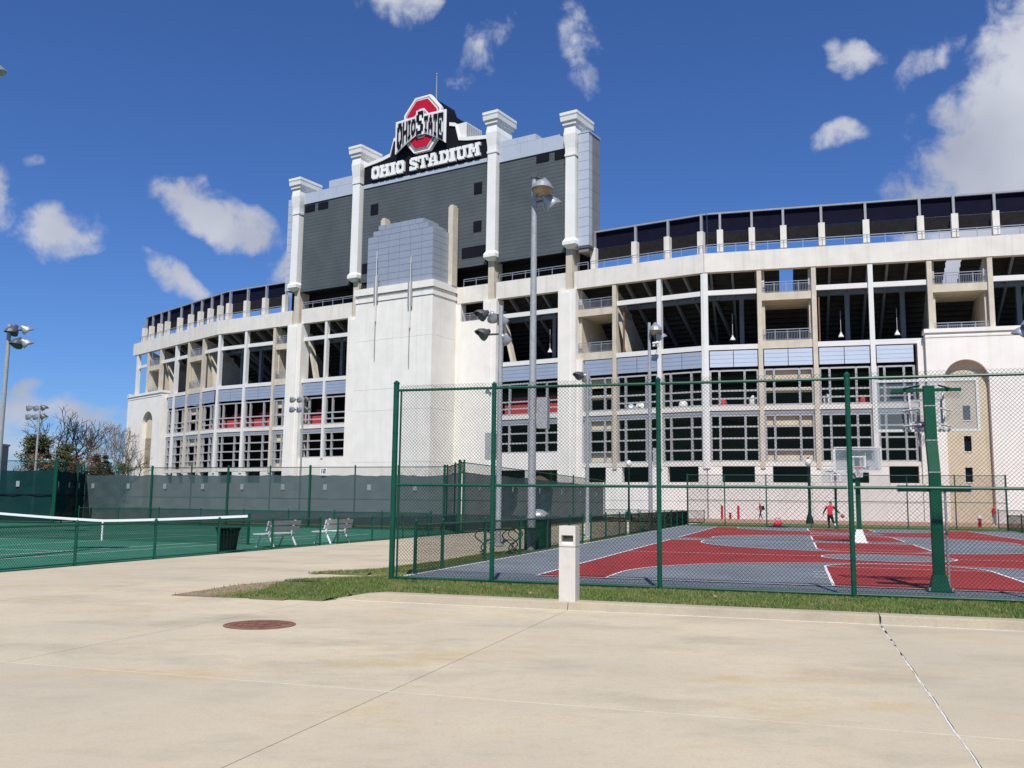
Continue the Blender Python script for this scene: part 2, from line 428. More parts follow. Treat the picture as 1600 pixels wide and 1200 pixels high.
# path between the tennis courts and the basketball court
path = empty('concrete_path', SITE.pt(-5, 20, 0), SITE.ang, 'pale concrete path leading to the stadium between the courts', None, None, 'structure')
vv = [-2.66, 1.9, 6.4, 10.9, 15.4, 20, 24.5, 29, 33.5, 38, 42.5, 47, 51.5, 56, 60.5, 65, 69.5, 74]
for j in range(len(vv) - 1):
    for (a, b) in ((-9.0, -4.5), (-4.5, 0)):
        fbox(SITE, 'slab', a + G, b - G, vv[j] + G, vv[j + 1] - G, -.08, 0, M_pave, path)
    fbox(SITE, 'joint_filler', -9, 0, vv[j] - G, vv[j] + G, -.05, -.004, M_seald, path)

# kerb along the lawn, dropped at its left end
kerb = empty('kerb', SITE.pt(6, -2.5, 0), SITE.ang, 'low sandy concrete kerb along the lawn', None, None, 'structure')
def kerb_piece(a0, a1, drop=False):
    prof = [(-2.64, 0), (-2.60, .105), (-2.575, .122), (-2.55, .128), (-2.32, .128), (-2.32, -.05), (-2.64, -.05)]
    st = [(a0, 1), (a1, 1)]
    if drop: st = [(a0, .03), (a0 + .25, .35), (a0 + .5, .75), (a0 + .85, 1), (a1, 1)]
    V = []; n = len(prof)
    for a, k in st:
        V += [(a, p[0] + (.0 if k == 1 else (1 - k) * .0), p[1] * k if p[1] > 0 else p[1]) for p in prof]
    F = []
    for s_ in range(len(st) - 1):
        F += [(s_ * n + i, s_ * n + (i + 1) % n, (s_ + 1) * n + (i + 1) % n, (s_ + 1) * n + i) for i in range(n)]
    F += [tuple(reversed(range(n))), tuple(range((len(st) - 1) * n, len(st) * n))]
    MB().add(V, [tuple(reversed(f)) for f in F]).build('kerb_stone', M_kerb, kerb, SITE)
kerb_piece(.12, 4.15 - G, True)
for a, b in ((4.15, 8.64), (8.64, 13.1), (13.1, 17.6), (17.6, 22.1), (22.1, 26.6)):
    kerb_piece(a + G * 1.4, b - G * 1.4)
fbox(SITE, 'joint_filler', .12, 26.6, -2.668, -2.642, -.05, .003, M_seal, kerb)
MB().box(8.645, 8.656, -2.63, -2.33, .0, .11).build('joint_gap', M_crack, kerb, SITE)

# lawn: earth sheets with real blades on them
def lawn_z(a, b):
    t = max(0, min(1, (a + 2.6) / 2.9)); t = t * t * (3 - 2 * t)
    if b < 0 and a < 1.2: e = max(0, min(1, (b + 3.05) / 2.0)); t *= e + (1 - e) * max(0, min(1, (a - .2) / 1.0))
    return .02 + (GZ - .025) * t
LAWN_A = [(.13, -2.95), (.30, -2.32), (26.6, -2.32), (26.6, .35), (-.35, .35), (-.45, .95), (-2.3, .25), (-2.75, -1.2), (-2.65, -3.15)]
LAWN_B = [(-2.95, 1.95), (-.45, 2.3), (-.05, 1.2), (-.02, 52), (-1.15, 52), (-.95, 20), (-1.0, 15), (-1.65, 10.5), (-1.6, 6.5), (-1.9, 3.6)]
def inside(p, poly):
    c = False; n = len(poly)
    for i in range(n):
        x1, y1 = poly[i]; x2, y2 = poly[(i + 1) % n]
        if (y1 > p[1]) != (y2 > p[1]) and p[0] < (x2 - x1) * (p[1] - y1) / (y2 - y1) + x1: c = not c
    return c
def lawn_sheet(name, poly, label):
    n = len(poly); V = [(p[0], p[1], .004) for p in poly]
    F = [tuple(range(n))] if sum((poly[i][0] * poly[(i + 1) % n][1] - poly[(i + 1) % n][0] * poly[i][1]) for i in range(n)) > 0 else [tuple(reversed(range(n)))]
    c = .16; a0 = min(p[0] for p in poly); a1 = max(p[0] for p in poly); b0 = min(p[1] for p in poly); b1 = max(p[1] for p in poly)
    for i in range(int((a1 - a0) / c) + 1):
        for j in range(int((b1 - b0) / c) + 1):
            q = [(a0 + (i + x) * c, b0 + (j + y) * c) for x, y in ((0, 0), (1, 0), (1, 1), (0, 1))]
            if all(inside(p, poly) for p in q) and not (q[0][1] < 0 and q[0][0] < -1.25):
                k = len(V); V += [(p[0], p[1], lawn_z(*p)) for p in q]; F.append((k, k + 1, k + 2, k + 3))
                if not (inside((q[0][0], q[0][1] - c), poly) and inside((q[1][0], q[1][1] - c), poly)): V += [(q[0][0], q[0][1] - c * .95, .005), (q[1][0], q[1][1] - c * .95, .005)]; F.append((k + 4, k + 5, k + 1, k))
                elif (q[0][1] < 0 and q[0][0] < -1.25 + c) or not (inside((q[0][0] - c, q[0][1]), poly) and inside((q[3][0] - c, q[3][1]), poly)): V += [(q[0][0] - c * .95, q[0][1], .005), (q[3][0] - c * .95, q[3][1], .005)]; F.append((k + 4, k, k + 3, k + 5))
    o = MB().add(V, F).build(name, M_earth, None, SITE); tag(o, label, None, None, 'structure')
lawn_sheet('lawn', LAWN_A, 'strip of mown lawn between the kerb and the tall green fence')
lawn_sheet('lawn', LAWN_B, 'narrow lawn beside the path and the low court fence')

def blade_mat(name, c1, c2, c3):
    m = bpy.data.materials.new(name); m.use_nodes = True; t = m.node_tree; b = t.nodes['Principled BSDF']
    b.inputs['Roughness'].default_value = .7; b.inputs['Specular IOR Level'].default_value = .2
    g = t.nodes.new('ShaderNodeNewGeometry'); cr = t.nodes.new('ShaderNodeValToRGB')
    e = cr.color_ramp.elements; e[0].color = (*c1, 1); e[1].color = (*c3, 1); e[1].position = .97; x = e.new(.55); x.color = (*c2, 1)
    t.links.new(g.outputs['Random Per Island'], cr.inputs[0])
    n = t.nodes.new('ShaderNodeTexNoise'); n.inputs['Scale'].default_value = 1.6; n.inputs['Detail'].default_value = 4
    t.links.new(g.outputs['Position'], n.inputs['Vector'])
    r = t.nodes.new('ShaderNodeMapRange'); r.inputs[1].default_value = .42; r.inputs[2].default_value = .7; r.inputs[4].default_value = .7
    t.links.new(n.outputs[0], r.inputs[0])
    mx = t.nodes.new('ShaderNodeMix'); mx.data_type = 'RGBA'; t.links.new(r.outputs[0], mx.inputs['Factor']); t.links.new(cr.outputs[0], mx.inputs['A']); mx.inputs['B'].default_value = (*c3, 1)
    t.links.new(mx.outputs['Result'], b.inputs['Base Color'])
    return m
M_grass = blade_mat('grass_blade', (.045, .118, .018), (.092, .175, .032), (.26, .235, .095))
def blades(name, poly, dens, label, h0=.022, h1=.062, seed=1, amax=16, vmax=60):
    rg = random.Random(seed); V = []; F = []
    a0 = min(p[0] for p in poly); a1 = min(amax, max(p[0] for p in poly)); b0 = min(p[1] for p in poly); b1 = min(vmax, max(p[1] for p in poly))
    n = int((a1 - a0) * (b1 - b0) * dens)
    for _ in range(n):
        a = rg.uniform(a0, a1); b = rg.uniform(b0, b1)
        if b > 6 and rg.random() > 18 / (b + 12) : continue
        if a < -1.6 and b < 0 and rg.random() < min(.95, .25 + (-1.6 - a) * 1.6): continue
        if not inside((a, b), poly): continue
        z = lawn_z(a, b) if not (b < 0 and a < -1.2) else .008; k = .55 + .45 * sin(a * 2.1 + 1.3 * sin(b * 2.7)) * sin(b * 1.9 + a)
        h = rg.uniform(h0, h1) * (.65 + .5 * k); th = rg.uniform(0, 2 * pi); w = rg.uniform(.004, .009) * (1 + max(0, b) * .05); ln = rg.uniform(.1, .8) * h; tl = rg.uniform(0, 2 * pi)
        dx, dy = cos(th) * w, sin(th) * w; i = len(V)
        V += [(a - dx, b - dy, z - .004), (a + dx, b + dy, z - .004), (a + cos(tl) * ln, b + sin(tl) * ln, z + h)]; F.append((i, i + 1, i + 2))
    o = obj(name, mesh(name, V, F, M_grass), None, SITE.mtx()); tag(o, label, 'grass', None, 'stuff')
blades('grass', LAWN_A, 2600, 'mown green and straw coloured grass between kerb and tall fence', seed=2, amax=14.5)
blades('grass', LAWN_B, 1500, 'green grass beside the path and low court fence', seed=5, vmax=40)
# bare earth where the lawn runs out to a point by the drive
rb = random.Random(9)
sheet('bare_earth', SITE, [(-2.66, -3.15)] + [(-2.66 + 1.5 * i / 12, -3.145 + .1 * i / 12 + rb.uniform(-.025, .02)) for i in range(1, 12)] + [(-1.45 - .7 * (i / 10) ** 1.2 - rb.uniform(0, .2), -3.02 + 2.7 * i / 10) for i in range(11)] + [(-2.4, .05), (-2.72, -1.0)], .009, mat('bare_soil', (.26, .185, .115), .95, .3, 4, .3, 30), None, 'structure', 'bare brown earth at the tip of the lawn')

# dead leaves along the fence foot
rg = random.Random(11)
for i in range(46):
    a = rg.uniform(.3, 13.5); b = rg.choice([rg.uniform(-.16, .25), rg.uniform(-.1, .12), rg.uniform(-2.2, -.3)]); s_ = rg.uniform(.02, .045)
    me = mesh('dead_leaf', [(-s_, -s_ * .5, 0), (0, -s_ * .7, .012), (s_, 0, .0), (.2 * s_, s_ * .7, .016), (-s_, s_ * .4, .004)], [(0, 1, 2, 3, 4)], M_leaf)
    if i < 14:
        ob = obj('dead_leaf', me, None, SITE.mtx(a, b, GZ + .055, rg.uniform(0, 6)) @ Matrix.Rotation(rg.uniform(-.6, .6), 4, 'X'))
        tag(ob, 'small curled brown dead leaf lying by the foot of the tall fence', 'leaf', 'dead leaves at the fence foot', None)

# ------------------------------------------------------------------ basketball court
court = sheet('basketball_court', SITE, [(.02, .42), (20.9, .42), (20.9, 49.2), (.02, 49.2)], GZ, M_cgrey, None, 'structure', 'grey and red painted basketball court behind the tall fence')
def arc(ca, cb, r, t0, t1, n=32): return [(ca + r * cos(t0 + (t1 - t0) * i / n), cb + r * sin(t0 + (t1 - t0) * i / n)) for i in range(n + 1)]
def strip(pts, w=.05):
    mbs = MB(); z = GZ + .018
    for (p, q) in zip(pts, pts[1:]):
        dx, dy = q[0] - p[0], q[1] - p[1]; l = hypot(dx, dy) or 1; nx, ny = -dy / l * w / 2, dx / l * w / 2; ex, ey = dx / l * w * .2, dy / l * w * .2
        mbs.add([(p[0] - nx, p[1] - ny, z), (q[0] - nx, q[1] - ny, z), (q[0] + nx, q[1] + ny, z), (p[0] + nx, p[1] + ny, z)], [(0, 1, 2, 3)])
    mbs.build('white_line', M_line, court, SITE)
CU, U0, U1 = 10.08, 2.35, 17.85
def full_court(v0, v1):
    sheet('red_paint', SITE, [(U0, v0), (U1, v0), (U1, v1), (U0, v1)], GZ + .004, M_cred, court)
    vm = (v0 + v1) / 2
    for (vb, sg) in ((v0, 1), (v1, -1)):
        cv = vb + sg * 1.45; R3 = 6.28
        a = arc(CU, 0, R3, pi, 0, 40)
        pts = [(CU - R3, vb)] + [(x, cv + sg * y) for x, y in a] + [(CU + R3, vb)]
        sheet('grey_paint', SITE, pts if sg < 0 else list(reversed(pts)), GZ + .008, M_cgrey, court)
        strip(pts, .05)
        k = [(CU - 1.88, vb), (CU - 1.88, vb + sg * 5.8)] + [(x, vb + sg * (5.8 + y)) for x, y in arc(CU, 0, 1.88, pi, 0, 24)][1:-1] + [(CU + 1.88, vb + sg * 5.8), (CU + 1.88, vb)]
        sheet('red_paint', SITE, k if sg < 0 else list(reversed(k)), GZ + .012, M_cred, court)
        strip(k, .06); strip([(CU - 1.88, vb + sg * 5.8), (CU + 1.88, vb + sg * 5.8)], .05)
        strip([(U0, vb), (U1, vb)], .06)
        for h_ in (2.1, 3.0, 3.9):
            for sd in (-1, 1): strip([(CU + sd * 2.2, vb + sg * h_), (CU + sd * 1.9, vb + sg * h_)], .07)
    sheet('grey_paint', SITE, arc(CU, vm, 1.85, 0, 2 * pi, 40)[:-1], GZ + .008, M_cgrey, court)
    strip(arc(CU, vm, 1.85, 0, 2 * pi, 40), .06); strip([(U0, vm), (CU - 1.85, vm)], .05); strip([(CU + 1.85, vm), (U1, vm)], .05)
    strip([(U0, v0), (U0, v1)], .06); strip([(U1, v0), (U1, v1)], .06)
full_court(2.05, 23.75)
full_court(26.3, 48.0)
# pale concrete edging on the path side of the court
edge = empty('court_edging', SITE.pt(0, 25, 0), SITE.ang, 'pale concrete edging along the left side of the court', None, None, 'structure')
for j in range(16): fbox(SITE, 'edging_stone', -.12, .012, .44 + j * 3.05, .44 + (j + 1) * 3.05 - .012, -.03, GZ + .022, M_seal, edge)

# lawn strip, brick paving and pavement in front of the stadium
sheet('far_lawn', SITE, [(-.1, 49.2), (45, 49.2), (45, 66), (-.1, 66)], GZ - .03, mat('far_lawn_green', (.10, .155, .035), .95, .25, 2.5, .2, 20), None, 'structure', 'strip of lawn beyond the far court fence')
sheet('brick_pavement', SITE, [(-9, 66), (60, 66), (60, 100), (-9, 100)], GZ - .03, M_brick, None, 'structure', 'red brick pavement at the foot of the stadium wall')
sheet('right_lawn', SITE, [(20.9, -2.3), (45, -2.3), (45, 49.2), (20.9, 49.2)], GZ - .03, mat('right_lawn_green', (.10, .15, .035), .95, .25, 2.5, .2, 20), None, 'structure', 'lawn at the right of the court')

# ------------------------------------------------------------------ tennis court ground
tennis = sheet('tennis_court', SITE, [(-62, -8), (-9.02, -8), (-9.02, 34.6), (-62, 34.6)], .004, M_tgreen, None, 'structure', 'green hard tennis courts behind the low fence')
def tline(a0, b0, a1, b1, w=.06):
    if abs(a1 - a0) < 1e-6: sheet('white_line', SITE, [(a0 - w / 2, b0), (a0 + w / 2, b0), (a0 + w / 2, b1), (a0 - w / 2, b1)], .009, M_line, tennis)
    else: sheet('white_line', SITE, [(a0, b0 - w / 2), (a1, b0 - w / 2), (a1, b0 + w / 2), (a0, b0 + w / 2)], .009, M_line, tennis)
for uc in (-17.9, -34.5):
    vn = 12.9
    for da in (-5.485, -4.115, 4.115, 5.485): tline(uc + da, vn - 11.885, uc + da, vn + 11.885)
    for db in (-11.885, 11.885): tline(uc - 5.485, vn + db, uc + 5.485, vn + db)
    for db in (-6.4, 6.4): tline(uc - 4.115, vn + db, uc + 4.115, vn + db)
    tline(uc, vn - 6.4, uc, vn + 6.4)
sheet('far_tennis_lawn', SITE, [(-90, 34.6), (-9.0, 34.6), (-9.0, 66), (-90, 66)], -.02, mat('tennis_lawn', (.10, .13, .04), .95, .25, 1, .2, 20), None, 'structure', 'lawn behind the tall tennis fence')

# ------------------------------------------------------------------ stadium
FL = frame2((-70.3, 170.1), (-47.3, 146.6))
FM = frame2((-47.3, 146.6), (21.8, 103.0))
FR = frame2((21.8, 103.0), (53.3, 93.8))
LL, LM, LR = 32.88, 81.71, 41.2
stad = empty('stadium', (0, 120, 0), 0, 'huge white concrete stadium stand with open upper bays and window grids', 'stadium')
def P(fr, name, a0, a1, b0, b1, z0, z1, m, parent=None): return fbox(fr, name, a0, a1, b0, b1, z0, z1, m, parent or stad)

M_fascia = mat('fascia_grey', (.27, .29, .32), .5, .1, .8)
def rails(fr, a0, a1, b, z0, z1, step=1.95, name='railing', bars=False):
    mb = MB(); n = max(1, round((a1 - a0) / step)); r = .035
    for i in range(n + 1):
        x = a0 + (a1 - a0) * i / n; mb.box(x - r, x + r, b - r, b + r, z0, z1)
    mb.box(a0, a1, b - r * 1.2, b + r * 1.2, z1 - .03, z1 + .05); mb.box(a0, a1, b - .02, b + .02, z1 - .28, z1 - .22); mb.box(a0, a1, b - .02, b + .02, z0 + .08, z0 + .13)
    if bars:
        k = max(2, int((a1 - a0) / .16))
        for i in range(k):
            x = a0 + (a1 - a0) * (i + .5) / k; mb.box(x - .016, x + .016, b - .016, b + .016, z0 + .12, z1 - .25)
    return mb.build(name, M_rail, stad, fr)

def window_grid(fr, a0, a1, z0, z1, vs, hs, b=0.05, w=.11):
    "frame of mullions and transoms standing in an opening"
    mb = MB(); d0, d1 = b, b + .3
    xs = [a0 + w / 2] + [a0 + (a1 - a0) * v for v in vs] + [a1 - w / 2]; zs = [z0 + w / 2] + [z0 + (z1 - z0) * h for h in hs] + [z1 - w / 2]
    for x in xs: mb.box(x - w, x - w * .25, d0, d1, z0, z1); mb.box(x + w * .25, x + w, d0, d1, z0, z1); mb.box(x - w * .25, x + w * .25, d0 + .1, d1 - .02, z0, z1)
    for z in zs:
        for x, y in zip(xs, xs[1:]): mb.box(x + w, y - w, d0 + .03, d1 - .03, z - w * .8, z + w * .8)
    mb.build('window_frame', M_mull, stad, fr)

def cladding(fr, a0, a1, z0, z1, m, n=2, b=-.06, parent=None, boards=4, name='cladding_panel', gap=.07):
    for i in range(n):
        x0 = a0 + (a1 - a0) * i / n + gap / 2; x1 = a0 + (a1 - a0) * (i + 1) / n - gap / 2
        mb = MB(); h = (z1 - z0) / boards
        for k in range(boards): mb.box(x0, x1, b, b + .12, z0 + k * h, z0 + (k + 1) * h - .035)
        mb.box(x0 + .02, x1 - .02, b + .04, b + .1, z0 + .02, z1 - .04)
        mb.build(name, m, parent or stad, fr)

def transom(fr, a0, a1):
    P(fr, 'transom_beam', a0, a1, .12, .5, 25.2, 25.75, M_steelw)
def column(fr, a, m, z0=5.6, z1=27.8, w=.5, b0=-.18, b1=.45): P(fr, 'column', a - w / 2, a + w / 2, b0, b1, z0, z1, m)

def balcony(fr, a0, a1, low=True):
    "concrete stair bay: two landings with railings between side walls"
    P(fr, 'landing_slab', a0, a1, .05, 5.5, 24.3, 25.15, M_beige); rails(fr, a0 + .05, a1 - .05, .12, 25.15, 26.35, 1.45, bars=True)
    P(fr, 'landing_slab', a0, a1, .05, 7.5, 18.85, 19.75, M_beige); rails(fr, a0 + .05, a1 - .05, .12, 19.75, 20.95, 1.45, bars=True)
    for x, sg in ((a0, 1), (a1, -1)):
        mb = MB(); x0, x1 = sorted((x, x + sg * .3))
        mb.add([(x0, .5, 19.75), (x1, .5, 19.75), (x1, 11, 19.75), (x0, 11, 19.75), (x0, .5, 27.75), (x1, .5, 27.75), (x1, 3.2, 26.6), (x0, 3.2, 26.6)], BF)
        mb.build('side_wall', M_beige, stad, fr)

def open_bay(fr, a0, a1, brace=True):
    transom(fr, a0, a1)
    P(fr, 'sill_beam', a0, a1, -.1, .5, 18.85, 19.4, M_steelw)
    # inner column row and cross beam
    c = (a0 + a1) / 2
    P(fr, 'inner_column', c - .25 + .8, c + .25 + .8, 5.0, 5.5, 19.25, 25.6, M_inner)

def lower_bay(fr, a0, a1, pale, kind='open', rows=4, ends=(.05, .05), z0=6.35):
    "cladding strip, upper window grid, slab edge, lower window grid"
    x0, x1 = a0 + .32, a1 - .32
    if pale is not None: cladding(fr, x0, x1, 16.9, 18.75, pale, 2 if a1 - a0 > 4.5 else 1)
    window_grid(fr, x0, x1, 12.55, 16.55, (.2, .72), (.2, .42) if kind == 'open' else (.42,))
    P(fr, 'slab_edge', a0 + .05, a1 - .05, -.02, 1.2, 12.0, 12.5, M_band); P(fr, 'fascia_beam', a0 + .05, a1 - .05, .06, .4, 11.55, 11.98, M_fascia)
    hs = [i / rows for i in range(1, rows)]
    window_grid(fr, x0, x1, z0, 11.5, (.2, .72), hs)
    P(fr, 'window_sill', a0 + .05, a1 - .05, -.08, .5, z0 - .5, z0 - .03, M_band)
    if kind == 'balcony':
        for (za, zb) in ((15.35, 16.45), (10.35, 11.45), (6.5, 7.55)):
            P(fr, 'infill_panel', x0 + .15, x1 - .15, .42, .55, za, zb, M_arch)
        P(fr, 'infill_panel', x0 + .15, x1 - .15, .42, .55, 13.95, 14.5, M_arch)

# --- top band, railing, screens
def band(fr, a0, a1):
    P(fr, 'parapet_band', a0, a1, -.25, .6, 27.8, 30.0, M_band)
    P(fr, 'walkway_slab', a0, a1, .6, 2.6, 29.2, 29.55, M_band)
def screens(fr, xs, piers=True, pier_w=.68):
    for x in xs:
        if piers: P(fr, 'pier', x - pier_w / 2, x + pier_w / 2, .75, 1.55, 29.5, 33.0, M_band)
        P(fr, 'screen_post', x - .13, x + .13, 1.15, 1.45, 33.0 if piers else 29.55, 35.2, M_steelg)
    for x, y in zip(xs, xs[1:]):
        if y - x < .5: continue
        P(fr, 'screen_panel', x + .1, y - .1, 1.55, 1.62, 33.0, 35.1, M_screen)
        P(fr, 'screen_panel', x + .1, y - .1, 1.58, 1.68, 31.35, 32.98, M_screenl)
        P(fr, 'top_rail', x + .13, y - .13, 1.2, 1.42, 35.02, 35.2, M_steelg)
        rails(fr, x, y, .2, 30.0, 31.1, 1.95)
band(FR, .0, LR); band(FL, 0, LL)
for a0, a1 in ((0, 16.6), (18.6, 28.6), (47.3, 52.2), (53.5, 63.8), (65.0, LM)): band(FM, a0, a1)
screens(FR, [1.75, 5.3, 8.75, 12.85, 17.5, 23.05, 26.45, 30.45, 34.6, 38.4])
screens(FM, [67.05, 72.6, 76.8, 80.95]); screens(FM, [.9, 5.0, 9.2, 13.6])
screens(FL, [1.3, 4.3, 7.9, 11.0, 16.0, 20.2, 23.8, 27.4, 30.8])
for fr, x0, x1 in ((FM, 81.05, 81.5), (FR, .28, 1.65), (FL, 30.9, 32.66), (FM, -.15, .8)):
    P(fr, 'screen_panel', x0, x1, 1.55, 1.62, 33.0, 35.1, M_screen); P(fr, 'screen_panel', x0, x1, 1.58, 1.68, 31.35, 32.98, M_screenl); P(fr, 'top_rail', x0, x1, 1.2, 1.42, 35.02, 35.2, M_steelg)
    rails(fr, x0, x1, .2, 30.0, 31.1, 1.95)
for a0, a1 in ((18.4, 28.4), (48, 52), (53.7, 63.6), (65.2, 66.7)): rails(FM, a0, a1, .2, 30.0, 31.1, 1.95)
P(FM, 'screen_panel', 14.0, 66.8, 2.1, 2.2, 30.6, 33.5, M_screenl)

# --- R front: bays right of the bend
Rb = [0.1, 6.0, 11.8, 17.65, 23.55, 29.4, 35.3, 41.0]
Rt = ['o', 'b', 'o', 'o', 'b', 'o', 'o']
for i, x in enumerate(Rb): column(FR, x, M_steelw if i in (0, 3) else M_beige, 5.6 if x < 22 else 19.4)
for i, t in enumerate(Rt):
    a0, a1 = Rb[i] + .25, Rb[i + 1] - .25
    (balcony if t == 'b' else open_bay)(FR, a0, a1)
    if i < 4: lower_bay(FR, Rb[i], min(Rb[i + 1], 22.0), M_bluel, 'balcony' if t == 'b' else 'open')
# foot of the front: piers, dark slots and plain wall panels
def foot(fr, a0, a1, slots, z0=4.1, z1=5.82):
    x = a0
    for s0, s1 in slots + [(a1, a1)]:
        if s0 - x > .05: P(fr, 'pier', x, s0, -.05, .6, z0, z1, M_white)
        x = s1
    n = max(1, round((a1 - a0) / 6)); w = (a1 - a0) / n
    for k in range(n):
        for (za, zb) in ((0, 1.95), (1.98, z0 - .02)):
            P(fr, 'wall_panel', a0 + k * w + .012, a0 + (k + 1) * w - .012, -.1, .5, za, zb, M_white)
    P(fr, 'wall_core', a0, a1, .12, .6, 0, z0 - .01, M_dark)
foot(FR, .05, 22.0, [(1.6, 5.1), (7.0, 10.9), (15.1, 16.8), (18.8, 21.7)])
P(FR, 'wall_pier', 22.02, 22.73, -.3, 1.2, 0, 18.9, M_white)
# arch tower at the right
def arch_tower(fr, a0, a1, ca, hw, zt, zspring, slits, label):
    t = empty('arch_tower', fr.pt((a0 + a1) / 2, -1, 0), fr.ang, label, parent=stad)
    b0, b1 = -1.0, .45; zc = 19.75
    mb = MB(); n = 20; pts = [(ca + hw * cos(pi - pi * i / n), zspring + hw * sin(pi - pi * i / n) * (zt - zspring) / hw) for i in range(n + 1)]
    # front face as a ring round the arch: left, right, over
    mb.box(a0, ca - hw, b0, b1, 0, zc); mb.box(ca + hw, a1, b0, b1, 0, zc)
    for (p, q) in zip(pts, pts[1:]):
        V = [(p[0], b0, p[1]), (q[0], b0, q[1]), (q[0], b0, zc), (p[0], b0, zc), (p[0], b1, p[1]), (q[0], b1, q[1]), (q[0], b1, zc), (p[0], b1, zc)]
        mb.add(V, [(0, 1, 2, 3), (0, 4, 5, 1), (3, 2, 6, 7), (4, 7, 6, 5)])
    mb.build('wall', M_white, t, fr)
    # recessed field inside the arch
    zs = [0]
    mb = MB(); x0, x1 = ca - hw - .2, ca + hw + .2
    cuts = sorted(slits); z = 0
    for (s0, s1, za, zb) in cuts:
        if za > z: mb.box(x0, x1, -.3, .3, z, za)
        mb.box(x0, s0, -.3, .3, za, zb); mb.box(s1, x1, -.3, .3, za, zb); z = zb
    mb.box(x0, x1, -.3, .3, z, zt + .3); mb.build('niche', M_arch, t, fr)
    for (s0, s1, za, zb) in cuts:
        fbox(fr, 'slit_window', s0 - .02, s1 + .02, .05, .12, za - .02, zb + .02, M_screen, t); fbox(fr, 'window_sill', s0 - .06, s1 + .06, -.36, -.29, za - .1, za - .01, M_white, t)
    fbox(fr, 'coping', a0 - .12, a1 + .12, -1.14, .5, zc, zc + .42, M_white, t); fbox(fr, 'coping', a0 - .04, a1 + .04, -1.05, -.99, zc - .5, zc - .36, M_band, t)
    return t
arch_tower(FR, 22.74, 35.5, 26.5, 2.12, 16.85, 14.75, [(26.05, 26.75, 4.2, 5.7), (26.08, 26.78, 7.35, 8.95), (26.1, 26.8, 10.6, 12.1)], 'arch tower at the right end')
P(FR, 'wall', 35.5, 41.2, -.1, .6, 0, 19.4, M_white)
arch_tower(FL, .9, 15.1, 9.95, 2.05, 16.75, 14.8, [(10.55, 10.95, 6.9, 8.9), (10.45, 10.85, 10.5, 12.1)], 'arch tower at the left end')

# --- M front
column(FM, .55, M_steelw, 5.6); column(FM, 6.65, M_steelw, 5.6); column(FM, 12.95, M_beige, 5.6); column(FM, 23.6, M_steelw, 7.6, 27.8, .42)
column(FM, 70.4, M_beige, 5.6); column(FM, 76.15, M_steelw, 5.6); column(FM, 81.5, M_steelw, 5.6, 27.8, .4)
for a0, a1 in ((.8, 6.4), (6.9, 12.7), (19.0, 23.4), (23.8, 28.2), (53.9, 62.9), (70.65, 75.9), (76.4, 81.3)): open_bay(FM, a0, a1)
balcony(FM, 13.2, 16.1); balcony(FM, 65.4, 70.15)
for a0, a1, k in ((.55, 6.65, 'open'), (6.65, 12.95, 'open'), (12.95, 16.1, 'balcony'), (66.0, 70.4, 'balcony'), (70.4, 76.15, 'open'), (76.15, 81.6, 'open')):
    lower_bay(FM, a0, a1, M_blue, k)
for a0, a1 in ((19.0, 23.5), (23.7, 28.1), (53.9, 62.9)):
    cladding(FM, a0 + .2, a1 - .2, 16.9, 18.75, M_blue, 1)
    window_grid(FM, a0 + .15, a1 - .15, 12.55, 16.55, (.33,) if a1 - a0 < 6 else (.17, .5, .8), (.2, .42)); P(FM, 'slab_edge', a0, a1, -.02, 1.2, 12.0, 12.5, M_band); P(FM, 'fascia_beam', a0, a1, .06, .4, 11.45, 11.98, M_fascia)
    window_grid(FM, a0 + .15, a1 - .15, 7.75, 11.4, (.33,) if a1 - a0 < 6 else (.17, .5, .8), (.333, .667))
P(FM, 'wall', 19.0, 28.2, -.05, .6, 0, 7.72, M_white); P(FM, 'wall', 53.7, 62.9, -.05, .6, 5.6, 7.72, M_white); P(FM, 'wall', 53.7, 62.9, -.05, .6, 0, 3.6, M_white)
P(FM, 'pier', 58.0, 59.1, -.03, .6, 3.6, 5.6, M_white)
foot(FM, 66.1, 81.65, [(66.4, 69.2), (71.3, 75.0), (77.0, 80.7)]); foot(FM, .05, 16.1, [(1.6, 4.8), (7.8, 11), (13.4, 15.6)]); foot(FL, 15.3, 32.85, [(16.5, 19), (20.5, 23), (24.5, 27.5), (29, 32)])
# heavy pilasters carrying the scoreboard
for (a0, a1, u0, u1) in ((16.1, 19.0, 17.1, 18.2), (28.2, 31.0, 28.9, 29.9), (51.7, 53.75, 52.3, 53.2), (62.9, 65.35, 63.9, 64.8)):
    P(FM, 'pilaster', a0, a1, -.55, 1.2, 0, 27.78, M_white); P(FM, 'pilaster_strip', a0 + .45, a1 - .8, -.72, -.55, 0, 27.4, M_white); P(FM, 'scoreboard_pier', u0, u1, -.4, 1.6, 27.8, 33.2, M_beige)
P(FM, 'wall', 65.35, 66.1, -.2, .6, 0, 18.9, M_white)
# plain block right of the central tower, small balcony opening above
P(FM, 'wall', 47.1, 51.7, -.2, 1.0, 0, 25.3, M_white); P(FM, 'wall', 47.1, 47.85, -.2, 1.0, 25.3, 27.8, M_white); rails(FM, 47.9, 51.6, .1, 25.3, 26.4, 1.2, bars=True)
P(FM, 'wall', 31.0, 34.2, -.2, 1.0, 0, 27.8, M_white)
